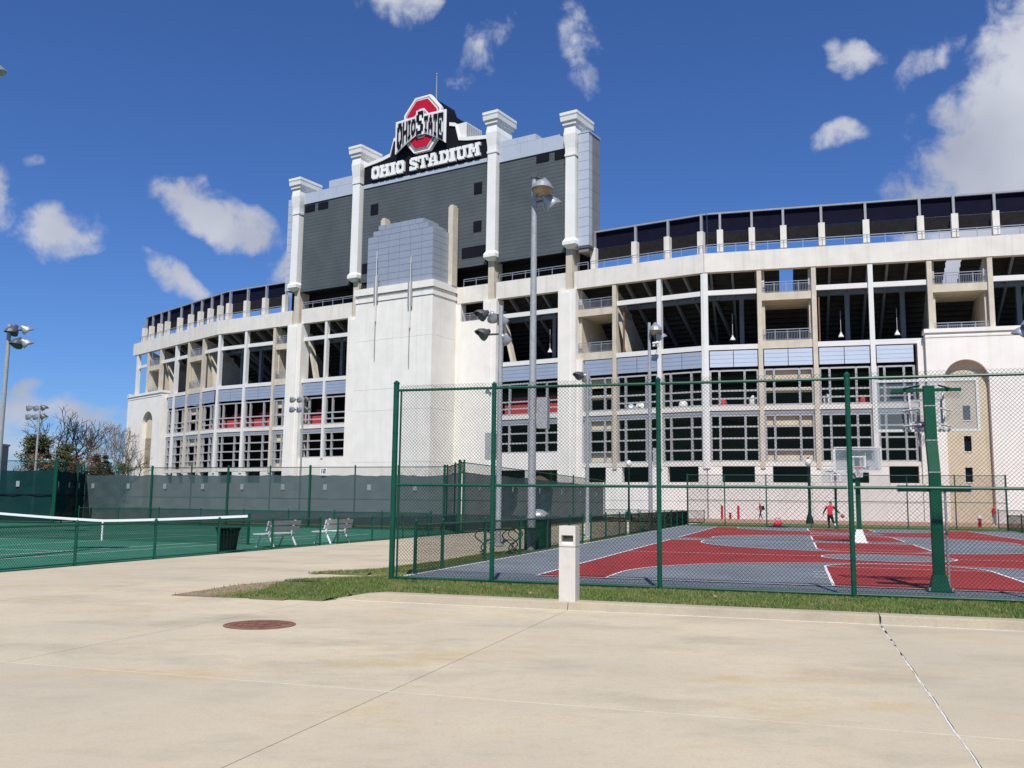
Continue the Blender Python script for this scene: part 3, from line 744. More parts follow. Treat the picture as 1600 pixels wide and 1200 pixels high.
# --- central tower with metal clad penthouse
tow = empty('stair_tower', FM.pt(40.6, -5.4, 0), FM.ang, 'blank white central tower with grey metal box on top', parent=stad)
T0, T1, TF = 34.0, 47.1, -5.4
fbox(FM, 'tower_core', T0 + .1, T1 - .1, TF + .12, .9, 0, 29.9, M_band, tow)
zr = [0, 6.6, 13.4, 16.25, 22.9, 28.2]; xr = [T0, 36.6, 40.6, 44.6, T1]
for k in range(5):
    for i in range(4): fbox(FM, 'wall_panel', xr[i] + (.012 if i else 0), xr[i + 1] - (.012 if i < 3 else 0), TF, TF + .14, zr[k] + .012, zr[k + 1] - .012, M_white, tow)
    for (b0, b1) in ((TF + .142, -2.6), (-2.58, .0)): fbox(FM, 'wall_panel', T1 - .12, T1, b0 + .005, b1 - .008, zr[k] + .012, zr[k + 1] - .012, M_white, tow)
    fbox(FM, 'wall_panel', T0, T0 + .12, TF + .145, .9, zr[k] + .012, zr[k + 1] - .012, M_white, tow)
for (za, zb, e) in ((28.2, 28.75, .1), (28.85, 29.1, .02), (29.2, 30.1, .22)): fbox(FM, 'cornice', T0 - e, T1 + e, TF - e, .9, za, zb, M_white, tow)
fbox(FM, 'cornice_core', T0 + .05, T1 - .05, TF + .08, .8, 28.2, 29.9, M_band, tow)
def panel_grid(fr, a0, a1, b, z0, z1, na, nz, m, parent, side=None):
    for i in range(na):
        for k in range(nz):
            h = (z1 - z0) / nz; w = (a1 - a0) / na
            if side is None: fbox(fr, 'cladding_panel', a0 + i * w + .025, a0 + (i + 1) * w - .025, b, b + .08, z0 + k * h + .02, z0 + (k + 1) * h - .02, m, parent)
            else: fbox(fr, 'cladding_panel', side - .08, side, a0 + i * w + .025, a0 + (i + 1) * w - .025, z0 + k * h + .02, z0 + (k + 1) * h - .02, m, parent)
for (x0, x1, z0, z1, nz, bb) in ((35.6, 46.75, 30.1, 37.3, 8, -.2), (36.5, 45.9, 37.3, 38.05, 1, -1.0), (37.4, 45.1, 38.05, 38.75, 1, -1.8)):
    fbox(FM, 'penthouse_core', x0 + .06, x1 - .06, TF + .32, bb, z0, z1 - .02, M_steelg, tow)
    panel_grid(FM, x0, x1, TF + .25, z0, z1, 6, nz, M_box, tow); panel_grid(FM, TF + .34, bb, None, z0, z1, 3, nz, M_box, tow, side=x1); 
    fbox(FM, 'penthouse_side', x0, x0 + .05, TF + .34, bb, z0 + .02, z1 - .02, M_box, tow)
for x in (37.0, 40.6, 44.6): fbox(FM, 'roof_light', x - .12, x + .12, TF + .5, TF + .75, 38.04 if x == 37.0 else 38.74, 38.25 if x == 37.0 else 38.95, M_black, tow)
for x in (35.2, 47.0): P(FM, 'chimney_fin', x - .4, x + .4, -1.7, -.55, 30.1, 40.9, M_beige); P(FM, 'chimney_fin_cap', x - .28, x + .28, -1.6, -.65, 40.9, 41.15, M_beige)
# slim metal ornaments on the tower front
for x, zl in ((37.7, 20.4), (43.55, 19.0)):
    o = empty('spire_ornament', FM.pt(x, TF - .2, zl), FM.ang, None, parent=tow)
    fbox(FM, 'rod', x - .035, x + .035, TF - .27, TF - .2, zl, zl + 6, M_galv, tow); fbox(FM, 'rod', x - .09, x + .09, TF - .32, TF - .16, zl + 5, zl + 11.2, M_steelw, tow)
    for s_ in (-.26, .26): fbox(FM, 'rod', x + s_ - .08, x + s_ + .08, TF - .34, TF - .16, zl + 7.8, zl + 11.4, M_galv, tow)
    fbox(FM, 'rod', x - .035, x + .035, TF - .27, TF - .2, zl + 11.2, zl + 14.6, M_steelw, tow)
    bpy.data.objects.remove(o)

# --- L front
for x, m in ((1.9, M_steelw), (6.6, M_beige), (11.9, M_beige), (18.0, M_steelw), (22.8, M_beige), (28.1, M_beige)): column(FL, x, m, 5.6 if x > 15 else 19.75)
open_bay(FL, 2.15, 6.35)
for a0, a1 in ((12.15, 17.75), (18.25, 22.55), (28.35, 32.9)): open_bay(FL, a0, a1)
balcony(FL, 6.85, 11.65); balcony(FL, 23.05, 27.85)
for a0, a1, k in ((15.3, 18.0, 'open'), (18.0, 22.8, 'open'), (22.8, 28.1, 'balcony'), (28.1, 32.9, 'open')): lower_bay(FL, a0, a1, M_blue, k)

# --- inside: floors, back wall, stepped underside of the seating with raking beams
def tiers(fr, a0, a1, doors=(), floor=True):
    xs = [a0]
    for d0, d1 in doors: xs += [d0, d1]
    xs.append(a1)
    mb = MB()
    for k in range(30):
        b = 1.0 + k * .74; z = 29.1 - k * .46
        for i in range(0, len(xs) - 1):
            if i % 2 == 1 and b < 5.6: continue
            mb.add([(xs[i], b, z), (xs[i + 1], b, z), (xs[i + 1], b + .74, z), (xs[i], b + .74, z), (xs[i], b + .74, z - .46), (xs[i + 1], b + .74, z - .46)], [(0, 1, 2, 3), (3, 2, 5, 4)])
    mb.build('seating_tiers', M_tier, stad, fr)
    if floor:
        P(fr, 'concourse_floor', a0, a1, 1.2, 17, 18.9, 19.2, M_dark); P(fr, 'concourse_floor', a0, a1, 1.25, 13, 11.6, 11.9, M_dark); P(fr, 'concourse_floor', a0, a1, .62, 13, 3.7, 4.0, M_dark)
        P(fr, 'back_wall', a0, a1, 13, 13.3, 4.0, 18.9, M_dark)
def rakers(fr, xs):
    for x in xs:
        mb = MB(); mb.add([(x - .13, .8, 28.35), (x + .13, .8, 28.35), (x + .13, 17.5, 18.0), (x - .13, 17.5, 18.0), (x - .13, .8, 28.95), (x + .13, .8, 28.95), (x + .13, 17.5, 18.6), (x - .13, 17.5, 18.6)], BF)
        mb.build('raking_beam', M_inner, stad, fr)
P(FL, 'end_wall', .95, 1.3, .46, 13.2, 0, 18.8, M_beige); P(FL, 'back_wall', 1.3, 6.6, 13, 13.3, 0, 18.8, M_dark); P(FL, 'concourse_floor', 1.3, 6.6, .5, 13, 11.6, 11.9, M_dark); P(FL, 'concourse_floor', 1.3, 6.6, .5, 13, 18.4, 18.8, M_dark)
for fr, x in ((FM, 71.3), (FR, 12.3)): P(fr, 'rusty_pipe', x - .07, x + .07, .6, .75, 19.3, 25.0, M_rust)
tiers(FR, 0, LR, ((8.2, 9.7), (25.7, 27.2))); tiers(FM, 0, LM); tiers(FL, 6.6, LL)
rakers(FR, [0.6, 3.0, 5.6, 13.6, 15.8, 17.6, 19.6, 21.6, 29.8, 32, 34]); rakers(FM, [1.5, 4, 7.0, 9.5, 12.4, 20, 22, 24, 26.5, 54.5, 57, 59.5, 62, 71.2, 73.5, 76.2, 78.6, 81]); rakers(FL, [12.6, 15, 18, 20.5, 29, 31.5])
for fr, a0, a1 in ((FR, 0, LR), (FM, 0, LM), (FL, 12, LL)): P(fr, 'cross_beam', a0, a1, 5.0, 5.4, 25.6, 26.15, M_inner)
# slanting concrete struts seen through the left bays
for fr, x in ((FL, 13.6), (FL, 29.8), (FM, 20.4), (FM, 55.2), (FM, 71.6)):
    MB().add([(x - .2, 1.2, 19.25), (x + .2, 1.2, 19.25), (x + .2, 2.1, 19.25), (x - .2, 2.1, 19.25), (x - 2.1, 1.2, 26.6), (x - 1.7, 1.2, 26.6), (x - 1.7, 2.1, 26.6), (x - 2.1, 2.1, 26.6)], BF).build('strut', M_beige, stad, fr)
# red hoardings behind the second floor windows
for fr, a0, a1 in ((FM, .8, 6.4), (FM, 6.9, 12.7), (FM, 54.0, 62.8), (FL, 28.4, 32.6), (FM, 19.2, 22.5)):
    P(fr, 'red_hoarding', a0, a1, 1.4, 1.48, 12.6, 14.0 if fr is FM else 13.7, M_banner); P(fr, 'red_hoarding', a0 + .4, a1 - .6, 2.6, 2.68, 14.3, 15.1, M_banner)
# concession kit standing behind the second floor rails
for fr, x, w, h, m, lb in ((FM, 73.0, 1.6, 1.7, M_steelw, 'white covered cart in the second floor window left of the slim light pole'), (FM, 71.6, 1.2, 1.5, M_blue, 'blue grey covered cart beside the white one, second floor window'),
        (FM, 78.2, 1.1, 1.6, M_steelw, 'white covered cart in the second floor window left of the bend column'), (FR, 1.6, 1.2, 1.6, M_banner, 'red covered cart just right of the bend column, second floor'),
        (FR, 5.0, .9, 1.9, M_steelw, 'white covered cart at the right side of the first bay after the bend'), (FR, 12.9, .9, 1.9, M_steelw, 'white covered cart in the second floor window behind the tall fence post'), (FR, 16.7, 1.0, 1.5, M_banner, 'red covered cart in the second floor window left of the near backboard')):
    o = MB().lathe([(w * .5, 0), (w * .5, h * .62), (w * .42, h * .8), (w * .2, h * .95), (.03, h)], 8).build('covered_cart', m, None, mtx=fr.mtx(x, 1.9, 12.0)); tag(o, lb, 'cart', 'covered carts on the second floor')

def hang_lamp(fr, a, b, z, label):
    t = empty('hanging_lamp', fr.pt(a, b, z), 0, label, 'lamp', 'bell lamps hanging in the open bays')
    MB().bar((0, 0, .55), (0, 0, 3.0), .02, 5).build('rod', M_steelw, t, mtx=WM[t.name]); MB().lathe([(.30, 0), (.27, .16), (.14, .33), (.10, .45), (.13, .52), (.04, .58)], 12).build('lamp_shade', M_steelw, t, mtx=WM[t.name])
hang_lamp(FR, 2.9, 2.2, 20.3, 'white bell lamp hanging in the open bay right of the bend column')
hang_lamp(FR, 14.6, 2.2, 20.2, 'white bell lamp hanging in the bay left of the single white column')
hang_lamp(FR, 20.4, 2.2, 20.2, 'white bell lamp hanging in the bay right of the single white column')
hang_lamp(FM, 74.6, 2.2, 20.2, 'white bell lamp hanging behind the slim street light head')
hang_lamp(FM, 60.2, 2.2, 20.6, 'white bell lamp hanging in the wide bay beside the tall light pole')

# brown canopies in front of the ground floor openings, white wall lamps
for x, lb in ((56.0, 'brown peaked canopy in the ground floor opening left of the tall light pole'), (61.0, 'brown peaked canopy in the ground floor opening right of the tall light pole')):
    c = empty('canopy', FM.pt(x, -1.6, 0), FM.ang, lb, 'canopy', 'brown canopies at the stadium foot'); mc = FM.mtx(x, -1.6, 0)
    MB().lathe([(1.75, 3.7), (1.7, 3.85), (1.2, 4.35), (.6, 4.7), (.05, 4.85)], 8).build('canopy_top', mat('canopy_brown', (.13, .085, .055), .9, .25, 5), c, mtx=mc)
    MB().bar((0, 0, .05), (0, 0, 4.7), .05, 6).build('pole', M_lampd, c, mtx=mc)
    for i in range(8): a = 2 * pi * i / 8; MB().bar((0, 0, 4.6), (1.6 * cos(a), 1.6 * sin(a), 3.75), .02, 4).build('rib', M_lampd, c, mtx=mc)
for fr, x, z, lb in ((FM, 53.0, 16.2, 'white wall lamp on the pilaster beside the light pole cluster'), (FM, 76.15, 20.0, 'white security lamp on the white column left of the bend'), (FL, 1.2, 20.2, 'white curved lamp on top of the left arch tower')):
    c = empty('wall_lamp', fr.pt(x, -.8, z), fr.ang, lb, 'lamp', 'white lamps fixed to the stadium'); mc = fr.mtx(x, -.75, z)
    MB().lathe([(.10, -.45), (.16, -.4), (.16, .35), (.1, .42)], 10, (0, -.3, 0), axis=(1, -.1, 0)).build('housing', M_steelw, c, mtx=mc); MB().tube([(0, .55, -.1), (0, .2, .25), (0, -.15, .22), (0, -.3, .1)], .04, 6).build('arm', M_steelw, c, mtx=mc)

# ------------------------------------------------------------------ scoreboard tower
sb = empty('scoreboard', FM.pt(41, 0, 33), FM.ang, 'tall dark scoreboard back with four white columns and lettered crown', 'scoreboard')
def Q(name, a0, a1, b0, b1, z0, z1, m, parent=None): return fbox(FM, name, a0, a1, b0, b1, z0, z1, m, parent or sb)
def ribbed(a0, a1, z0, z1, holes=()):
    "cladding of lapped boards"
    mb = MB(); h = .5; n = int((z1 - z0) / h); h = (z1 - z0) / n
    for k in range(n):
        za, zb = z0 + k * h, z0 + (k + 1) * h
        mb.add([(a0, -.335, za), (a1, -.335, za), (a1, -.32, zb), (a0, -.32, zb), (a0, -.32, za), (a1, -.32, za)], [(0, 1, 2, 3), (4, 5, 1, 0)])
    o = mb.build('ribbed_cladding', M_sb, sb, FM)
    Q('panel_core', a0, a1, -.3, 2.6, z0, z1, M_sb)
    for (x0, x1, y0, y1) in holes:
        f = Q('vent_opening', x0, x1, -.42, -.36, y0, y1, M_black)
    for k, (dz, e) in enumerate(((0, .12), (.35, .04))): Q('bottom_lip', a0, a1, -.38 - e, -.3, z0 - .5 + dz, z0 - .2 + dz, M_sb)
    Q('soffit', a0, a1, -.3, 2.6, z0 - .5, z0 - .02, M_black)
ribbed(18.3, 28.2, 33.1, 46.25, [(18.6, 20.6, 45.0, 46.0), (21.3, 23.3, 45.0, 46.0)])
ribbed(30.2, 52.0, 33.1, 46.6, [(31.7, 33.1, 42.5, 44.0), (49.8, 51.1, 42.5, 44.0), (49.8, 51.1, 37.3, 38.7), (48.0, 51.9, 33.9, 35.3), (30.4, 31.4, 34.0, 35.4)])
ribbed(53.8, 63.8, 33.1, 46.1, [(59.5, 61.4, 45.0, 46.05), (62.2, 63.7, 44.9, 46.05)])
# pale frame bands over the boards
def frame_band(a0, a1, z0, z1, n):
    for i in range(n):
        w = (a1 - a0) / n; Q('frame_panel', a0 + i * w + .015, a0 + (i + 1) * w - .015, -.45, 2.6, z0, z1, M_sbl)
frame_band(18.3, 28.2, 46.27, 47.95, 3); frame_band(23.4, 28.2, 47.97, 49.1, 2); frame_band(53.8, 63.8, 46.12, 48.1, 3); frame_band(53.8, 59.4, 48.12, 48.95, 2); frame_band(30.2, 52.0, 46.62, 47.15, 5)
# end cladding
for k in range(12):
    z0 = 33.1 + k * 1.205
    Q('end_panel', 65.6, 67.1, -.4, .5, z0 + .02, z0 + 1.185, M_sbl); Q('end_panel', 15.0, 16.05, -.4, .5, z0 + .02, z0 + 1.185, M_sbl)
for (x0, x1) in ((65.6, 67.02), (15.08, 16.05)): Q('end_core', x0, x1, -.3, 2.4, 33.1, 47.5, M_sbs)
for k in range(6): Q('side_panel', 67.02, 67.1, .52, 2.55, 33.12 + k * 2.41, 33.12 + (k + 1) * 2.41 - .03, M_sbs)
Q('end_coping', 65.5, 67.2, -.45, 2.6, 47.57, 47.75, M_sbl); Q('end_lip', 65.6, 67.2, -.5, 2.4, 32.75, 33.05, M_sb); Q('end_lip', 65.7, 67.05, -.4, 2.3, 32.3, 32.7, M_sbs)
def crown_column(a, top, name='crown_column'):
    t = empty(name, FM.pt(a, -.8, 33), FM.ang, 'white column with flared capital', parent=sb)
    def ring(prof, b1, nm):
        "stack of rectangular rings (half width, front, z)"
        prof = [(w_ * .77, -.35 + (f_ + .35) * .72, z_) for w_, f_, z_ in prof]; b1 *= .85 if b1 > 1 else 1
        mb = MB()
        for (w0, f0, z0), (w1, f1, z1) in zip(prof, prof[1:]):
            mb.add([(a - w0, f0, z0), (a + w0, f0, z0), (a + w0, b1, z0), (a - w0, b1, z0), (a - w1, f1, z1), (a + w1, f1, z1), (a + w1, b1, z1), (a - w1, b1, z1)], [(0, 1, 5, 4), (1, 2, 6, 5), (2, 3, 7, 6), (3, 0, 4, 7)])
        (w0, f0, z0), (w1, f1, z1) = prof[0], prof[-1]
        mb.add([(a - w0, f0, z0), (a + w0, f0, z0), (a + w0, b1, z0), (a - w0, b1, z0)], [(3, 2, 1, 0)]); mb.add([(a - w1, f1, z1), (a + w1, f1, z1), (a + w1, b1, z1), (a - w1, b1, z1)], [(0, 1, 2, 3)])
        return mb.build(nm, M_col, t, FM)
    ring([(.62, -.85, 32.9), (.98, -1.2, 33.15), (1.2, -1.45, 33.35), (1.2, -1.45, 33.8), (1.0, -1.25, 34.0), (.9, -1.1, 34.2)], .4, 'base')
    ring([(.9, -1.1, 34.2), (.86, -1.05, top - 5.6)], .4, 'shaft')
    ring([(.98, -1.17, top - 5.6), (.98, -1.17, top - 5.3)], .42, 'collar')
    ring([(.9, -1.1, top - 5.3), (.92, -1.12, top - 4.6), (1.06, -1.26, top - 3.6), (1.12, -1.34, top - 2.8), (1.02, -1.22, top - 2.0), (.98, -1.16, top - 1.6)], 3.3, 'neck')
    ring([(1.25, -1.45, top - 1.6), (1.3, -1.5, top - 1.2), (1.32, -1.52, top - 1.1)], 3.6, 'capital'); ring([(1.5, -1.72, top - 1.1), (1.55, -1.8, top - .55), (1.42, -1.62, top - .5), (1.6, -1.85, top - .35), (1.6, -1.85, top)], 3.9, 'capital')
for a, top in ((17.15, 50.4), (29.2, 53.1), (52.9, 53.1), (64.7, 50.4)): crown_column(a, top)

# black lettered board with raised middle
crown = empty('crown_sign', FM.pt(41.2, -.4, 47), FM.ang, 'black crown board with white lettering and red emblem', parent=sb)
CX = 41.2
MB().prism([(30.3, 47.17), (52.0, 47.17), (52.0, 49.75), (48.6, 50.2), (47.2, 50.5), (46.6, 52.6), (45.6, 52.9), (45.4, 54.9), (44.2, 55.2), (43.4, 57.2), (41.2, 57.9), (39.0, 57.2), (38.2, 55.2), (37.0, 54.9), (36.8, 52.9), (35.8, 52.6), (35.2, 50.5), (33.8, 50.2), (30.3, 49.75)], -.45, 3.6).build('sign_board', M_black, crown, FM)
for pts in ([(30.3, 49.77), (33.8, 50.22), (35.18, 50.52), (35.78, 52.62), (36.78, 52.92)], [(52.0, 49.77), (48.6, 50.22), (47.22, 50.52), (46.62, 52.62), (45.62, 52.92)]):
    mb = MB()
    for (x0, z0), (x1, z1) in zip(pts, pts[1:]):
        if x1 < x0: x0, z0, x1, z1 = x1, z1, x0, z0
        mb.add([(x0, -.6, z0), (x1, -.6, z1), (x1, 3.7, z1), (x0, 3.7, z0), (x0, -.6, z0 + .5), (x1, -.6, z1 + .5), (x1, 3.7, z1 + .5), (x0, 3.7, z0 + .5)], BF)
    mb.build('white_trim', M_col, crown, FM)
Q('louvre_box', 46.7, 48.3, -.3, 3.4, 50.55, 53.0, M_steelw, crown)
for k in range(7): Q('louvre', 48.3, 48.36, -.2 + k * .5, .1 + k * .5, 50.7, 52.8, M_steelg, crown)
FONT = {'O': [".#####.", "#######", "###.###", "##...##", "##...##", "##...##", "###.###", "#######", ".#####."],
 'H': ["####.####", "####.####", ".##...##.", ".#######.", ".#######.", ".##...##.", ".##...##.", "####.####", "####.####"],
 'I': ["#####", "#####", ".###.", ".###.", ".###.", ".###.", ".###.", "#####", "#####"],
 'S': [".######", "#######", "##...##", "####...", ".#####.", "...####", "##...##", "#######", "######."],
 'T': ["########", "########", "#..##..#", "#..##..#", "...##...", "...##...", "...##...", "..####..", "..####.."],
 'A': ["..####...", "..####...", "..##.##..", ".##..##..", ".##..##..", ".######..", ".##...##.", "####.####", "####.####"],
 'D': ["#######.", "########", ".##..###", ".##...##", ".##...##", ".##...##", ".##..###", "########", "#######."],
 'U': ["####.####", "####.####", ".##...##.", ".##...##.", ".##...##.", ".##...##.", ".##...##.", ".#######.", "..#####.."],
 'M': ["####..####", "####..####", ".###..###.", ".########.", ".##.##.##.", ".##.##.##.", ".##....##.", "####..####", "####..####"]}
THIN = {'O': [".###.", "##.##", "#...#", "#...#", "#...#", "##.##", ".###."], 'H': ["#...#", "#...#", "#...#", "#####", "#...#", "#...#", "#...#"], 'I': ["###", ".#.", ".#.", ".#.", ".#.", ".#.", "###"],
 'S': [".####", "##..#", "##...", ".###.", "...##", "#..##", "####."], 'T': ["#####", "#.#.#", "..#..", "..#..", "..#..", "..#..", ".###."], 'A': ["..#..", ".###.", ".#.#.", "##.##", "#####", "#...#", "#...#"],
 'E': ["#####", "#...#", "#.#..", "###..", "#.#..", "#...#", "#####"]}
def glyph(rows, fmap, b0, b1, name, m, parent):
    "block letter from a cell pattern: front cells plus the sides where a cell is open"
    H = len(rows); Wd = len(rows[0]); mb = MB()
    on = lambda r, c: 0 <= r < H and 0 <= c < Wd and rows[r][c] == '#'
    for r in range(H):
        for c in range(Wd):
            if not on(r, c): continue
            q = [fmap(c / Wd, 1 - (r + 1) / H), fmap((c + 1) / Wd, 1 - (r + 1) / H), fmap((c + 1) / Wd, 1 - r / H), fmap(c / Wd, 1 - r / H)]
            f = [(p[0], b0, p[1]) for p in q]; k = [(p[0], b1, p[1]) for p in q]
            mb.add(f, [(0, 1, 2, 3)])
            for (i, j, rr, cc) in ((0, 1, r + 1, c), (1, 2, r, c + 1), (2, 3, r - 1, c), (3, 0, r, c - 1)):
                if not on(rr, cc): mb.add([f[j], f[i], k[i], k[j]], [(0, 1, 2, 3)])
    return mb.build(name, m, parent, FM)
x = 32.0; ch = 1.85
for w_ in 'OHIO STADIUM':
    if w_ == ' ': x += .9; continue
    rows = FONT[w_]; w = len(rows[0]) * .2
    glyph(rows, lambda p, q, x=x, w=w: (x + p * w, 47.62 + q * ch), -.82, -.45, 'letter', M_letter, crown); x += w + .12
# emblem: nested eight-sided plates, lettered bow-tie across
def octo(w, h, c, b0, b1, m, name='emblem_plate'):
    z0, z1 = 54.0 - h / 2, 54.0 + h / 2
    MB().prism([(CX - w / 2 + c, z0), (CX + w / 2 - c, z0), (CX + w / 2, z0 + c * 1.15), (CX + w / 2, z1 - c * 1.15), (CX + w / 2 - c, z1), (CX - w / 2 + c, z1), (CX - w / 2, z1 - c * 1.15), (CX - w / 2, z0 + c * 1.15)], b0, b1).build(name, m, crown, FM)
octo(6.5, 8.1, 1.9, -1.0, -.46, M_letter); octo(5.9, 7.6, 1.8, -1.05, -1.002, M_embg); octo(5.45, 7.15, 1.68, -1.1, -1.052, M_letter); octo(5.2, 6.9, 1.6, -1.17, -1.102, M_red, 'emblem_ring')
octo(2.75, 4.3, .95, -1.2, -1.172, M_letter); octo(2.45, 4.0, .85, -1.24, -1.202, M_embg)
def bow(p): # lower and upper edge across the emblem
    e = abs(p - .5) * 2; return 52.85 - 2.3 * e ** 1.3, 54.85 - .15 * e
def bowplate(g, b0, b1, m, name):
    x0, x1 = CX - 4.1 - g, CX + 4.1 + g; n = 12
    lo = [(x0 + (x1 - x0) * i / n, bow(i / n)[0] - g) for i in range(n + 1)]; hi = [(x0 + (x1 - x0) * i / n, bow(i / n)[1] + g) for i in range(n + 1)]
    mb = MB()
    for i in range(n): mb.prism([lo[i], lo[i + 1], hi[i + 1], hi[i]], b0, b1)
    mb.build(name, m, crown, FM)
bowplate(.32, -1.4, -1.25, M_letter, 'emblem_plate'); bowplate(.12, -1.44, -1.402, mat('emblem_pale', (.62, .62, .62), .5, 0), 'emblem_plate')
ws = [.95, .85, .45, .8, 1.35, .7, .75, .7, .95]; tot = sum(ws) + .2 * 8; x = 0
for ch_, w in zip('OHIOSTATE', ws):
    p0 = x / tot; p1 = (x + w) / tot
    def fm_(p, q, p0=p0, p1=p1, big=(ch_ == 'S')):
        t = p0 + (p1 - p0) * p; lo, hi = bow(t)
        if big: lo, hi = lo - .55, hi + .9
        return (CX - 4.0 + 8.0 * t, lo + .1 + (hi - lo - .2) * q)
    if ch_ == 'S': MB().prism([(CX - 4 + 8 * p0 - .1, 52.2), (CX - 4 + 8 * p1 + .1, 52.2), (CX - 4 + 8 * p1 + .1, 55.85), (CX - 4 + 8 * p0 - .1, 55.85)], -1.5, -1.442).build('emblem_plate', M_letter, crown, FM)
    glyph(THIN[ch_], fm_, -1.58, -1.445 if ch_ != 'S' else -1.502, 'emblem_letter', M_black, crown); x += w + .2
mb = MB(); mb.bar((41.9, 1.2, 57.4), (41.9, 1.2, 62.0), .09, 6, .05); mb.lathe([(.05, 61.9), (.13, 62.05), (.05, 62.2)], 8, (41.9, 1.2, 0)); mb.build('mast', M_galv, crown, FM)

# ------------------------------------------------------------------ chain link fences
def chain(fr, a0, a1, z0, z1, b, pitch, r, name, m, parent, spikes=0.0):
    "woven wire as two sets of slanting strands"
    V = []; F = []
    def strand(p, q, off):
        i = len(V); dx, dz = q[0] - p[0], q[1] - p[1]; l = hypot(dx, dz)
        if l < .02: return
        nx, nz = -dz / l * r, dx / l * r
        for (x, z) in (p, q): V.extend([(x + nx, b + off, z + nz), (x - nx, b + off - r, z - nz), (x - nx * .6, b + off + r, z - nz * .6)])
        F.extend([(i, i + 1, i + 4, i + 3), (i + 1, i + 2, i + 5, i + 4), (i + 2, i, i + 3, i + 5)])
    zt = z1 + spikes; H = zt - z0; k = 1.0
    n0 = int(-H / pitch) - 1; n1 = int((a1 - a0) / pitch) + 1
    for n in range(n0, n1 + 1):
        x = a0 + n * pitch                    # rising strand through (x, z0)
        p = (x, z0); q = (x + H, zt)
        if p[0] < a0: p = (a0, z0 + a0 - x)
        if q[0] > a1: q = (a1, z0 + a1 - x)
        if p[0] < q[0]: strand(p, q, r)
    for n in range(0, int((a1 - a0 + H) / pitch) + 2):
        x = a0 + n * pitch                    # falling strand through (x, z0)
        p = (x - H, zt); q = (x, z0)
        if p[0] < a0: p = (a0, z0 + x - a0)
        if q[0] > a1: q = (a1, z0 + x - a1)
        if p[0] < q[0]: strand(p, q, -r)
    o = MB().add(V, F).build(name, m, parent, fr); o['kind'] = 'stuff'; return o
def post(fr, a, b, z0, z1, r, m, parent, name='post', n=10):
    mb = MB(); mb.bar((0, 0, 0), (0, 0, z1 - z0), r, n); mb.lathe([(r * 1.12, 0), (r * 1.12, .03), (r * .5, .06), (.004, .075)], n, (0, 0, z1 - z0 - .012))
    return mb.build(name, m, parent, mtx=fr.mtx(a, b, z0), smooth=False)
def rail(fr, a0, a1, b, z, r, m, parent, name='rail'): return MB().bar((a0, b, z), (a1, b, z), r, 8).build(name, m, parent, fr)

nf = empty('tall_fence', SITE.pt(0, 0, GZ), SITE.ang, 'tall green chain link fence along the near end of the court', 'fence')
NP = [0.0, 2.05, 5.2, 8.45, 11.6, 14.7, 17.8, 20.9]; FH = 3.74
for i, a in enumerate(NP):
    post(SITE, a, 0, GZ - .02, GZ + FH + (.10 if i == 0 else .02), .056 if i in (0, 7) else .044, M_green, nf, 'corner_post' if i in (0, 7) else 'post', 14)
    mb = MB()
    for k in range(10): mb.lathe([(.060 if i in (0, 7) else .048, 0), (.060 if i in (0, 7) else .048, .02)], 10, (a, 0, GZ + .25 + k * .37))
    mb.build('tie_bands', M_green, nf, SITE)
for a0, a1 in zip(NP, NP[1:]):
    for z in (GZ + .05, GZ + 1.83, GZ + FH - .04): rail(SITE, a0 + .05, a1 - .05, 0, z, .026, M_green, nf)
chain(SITE, .07, 20.9, GZ + .03, GZ + FH, .045, .0675, .0026, 'wire_mesh', M_wire, nf, .07)
mb = MB(); mb.box(.10, .115, -.03, .03, GZ + .05, GZ + FH - .05); mb.build('tension_bar', M_green, nf, SITE)

def low_fence(fr, posts, z0, h, label, group=None, pitch=.075, r=.0032, bottom=True, name='low_fence'):
    a0, a1 = posts[0], posts[-1]
    t = empty(name, fr.pt(a0, 0, z0), fr.ang, label, 'fence', group)
    for a in posts: post(fr, a, 0, z0 - .02, z0 + h + .04, .038, M_green, t)
    for p, q in zip(posts, posts[1:]):
        rail(fr, p, q, 0, z0 + h - .03, .024, M_green, t)
        if bottom: rail(fr, p, q, 0, z0 + .06, .018, M_green, t)
    chain(fr, a0, a1, z0 + .03, z0 + h, .03, pitch, r, 'wire_mesh', M_wire, t)
    return t
def vline(u, v0): return Fr(SITE.pt(u, v0)[:2], SITE.ang + pi / 2)
fA = vline(-.06, 0)
low_fence(fA, [1.3, 2.85, 5.85, 9.0, 12.05, 15.1, 17.2], GZ, 1.05, 'low green fence section nearest us beside the court lawn')
low_fence(fA, [18.6, 21.6, 24.7, 26.4], GZ, 1.05, 'middle low green fence section beside the court', pitch=.1, r=.005)
low_fence(fA, [27.4, 30.4, 33.5, 36.5, 39.6, 42.6, 45.7, 48.7, 51.9], GZ, 1.05, 'far low green fence section running to the court corner', pitch=.1, r=.0055)
fB = vline(-9.05, 0)
low_fence(fB, [-10.5, -7.4, -4.4, -1.35, 1.7, 4.6, 7.5, 10.5, 13.75], 0, 1.0, 'low green fence between tennis court and path, left of the gap')
low_fence(fB, [15.1, 18.1, 21.2, 24.2, 28.0], 0, 1.0, 'low green fence between tennis court and path, right of the gap')
low_fence(vline(20.9, 0), [0.1, 3, 6, 9, 12, 15, 18, 21, 24, 27, 30, 33, 36, 39, 42, 45, 48, 51.9], GZ, 1.05, 'low green fence along the right side of the court', pitch=.12, r=.005)
low_fence(Fr(SITE.pt(20.9, 56)[:2], SITE.ang), [0.2, 3, 6, 9, 12, 15], GZ, 1.35, 'low green fence right of the far court corner', pitch=.12, r=.006)
low_fence(Fr(SITE.pt(-36, 31.8)[:2], SITE.ang), [0, 3, 6, 9, 12, 15, 18, 21, 24], 0, 1.0, 'low green fence in front of the grey tennis windscreen', pitch=.12, r=.005)
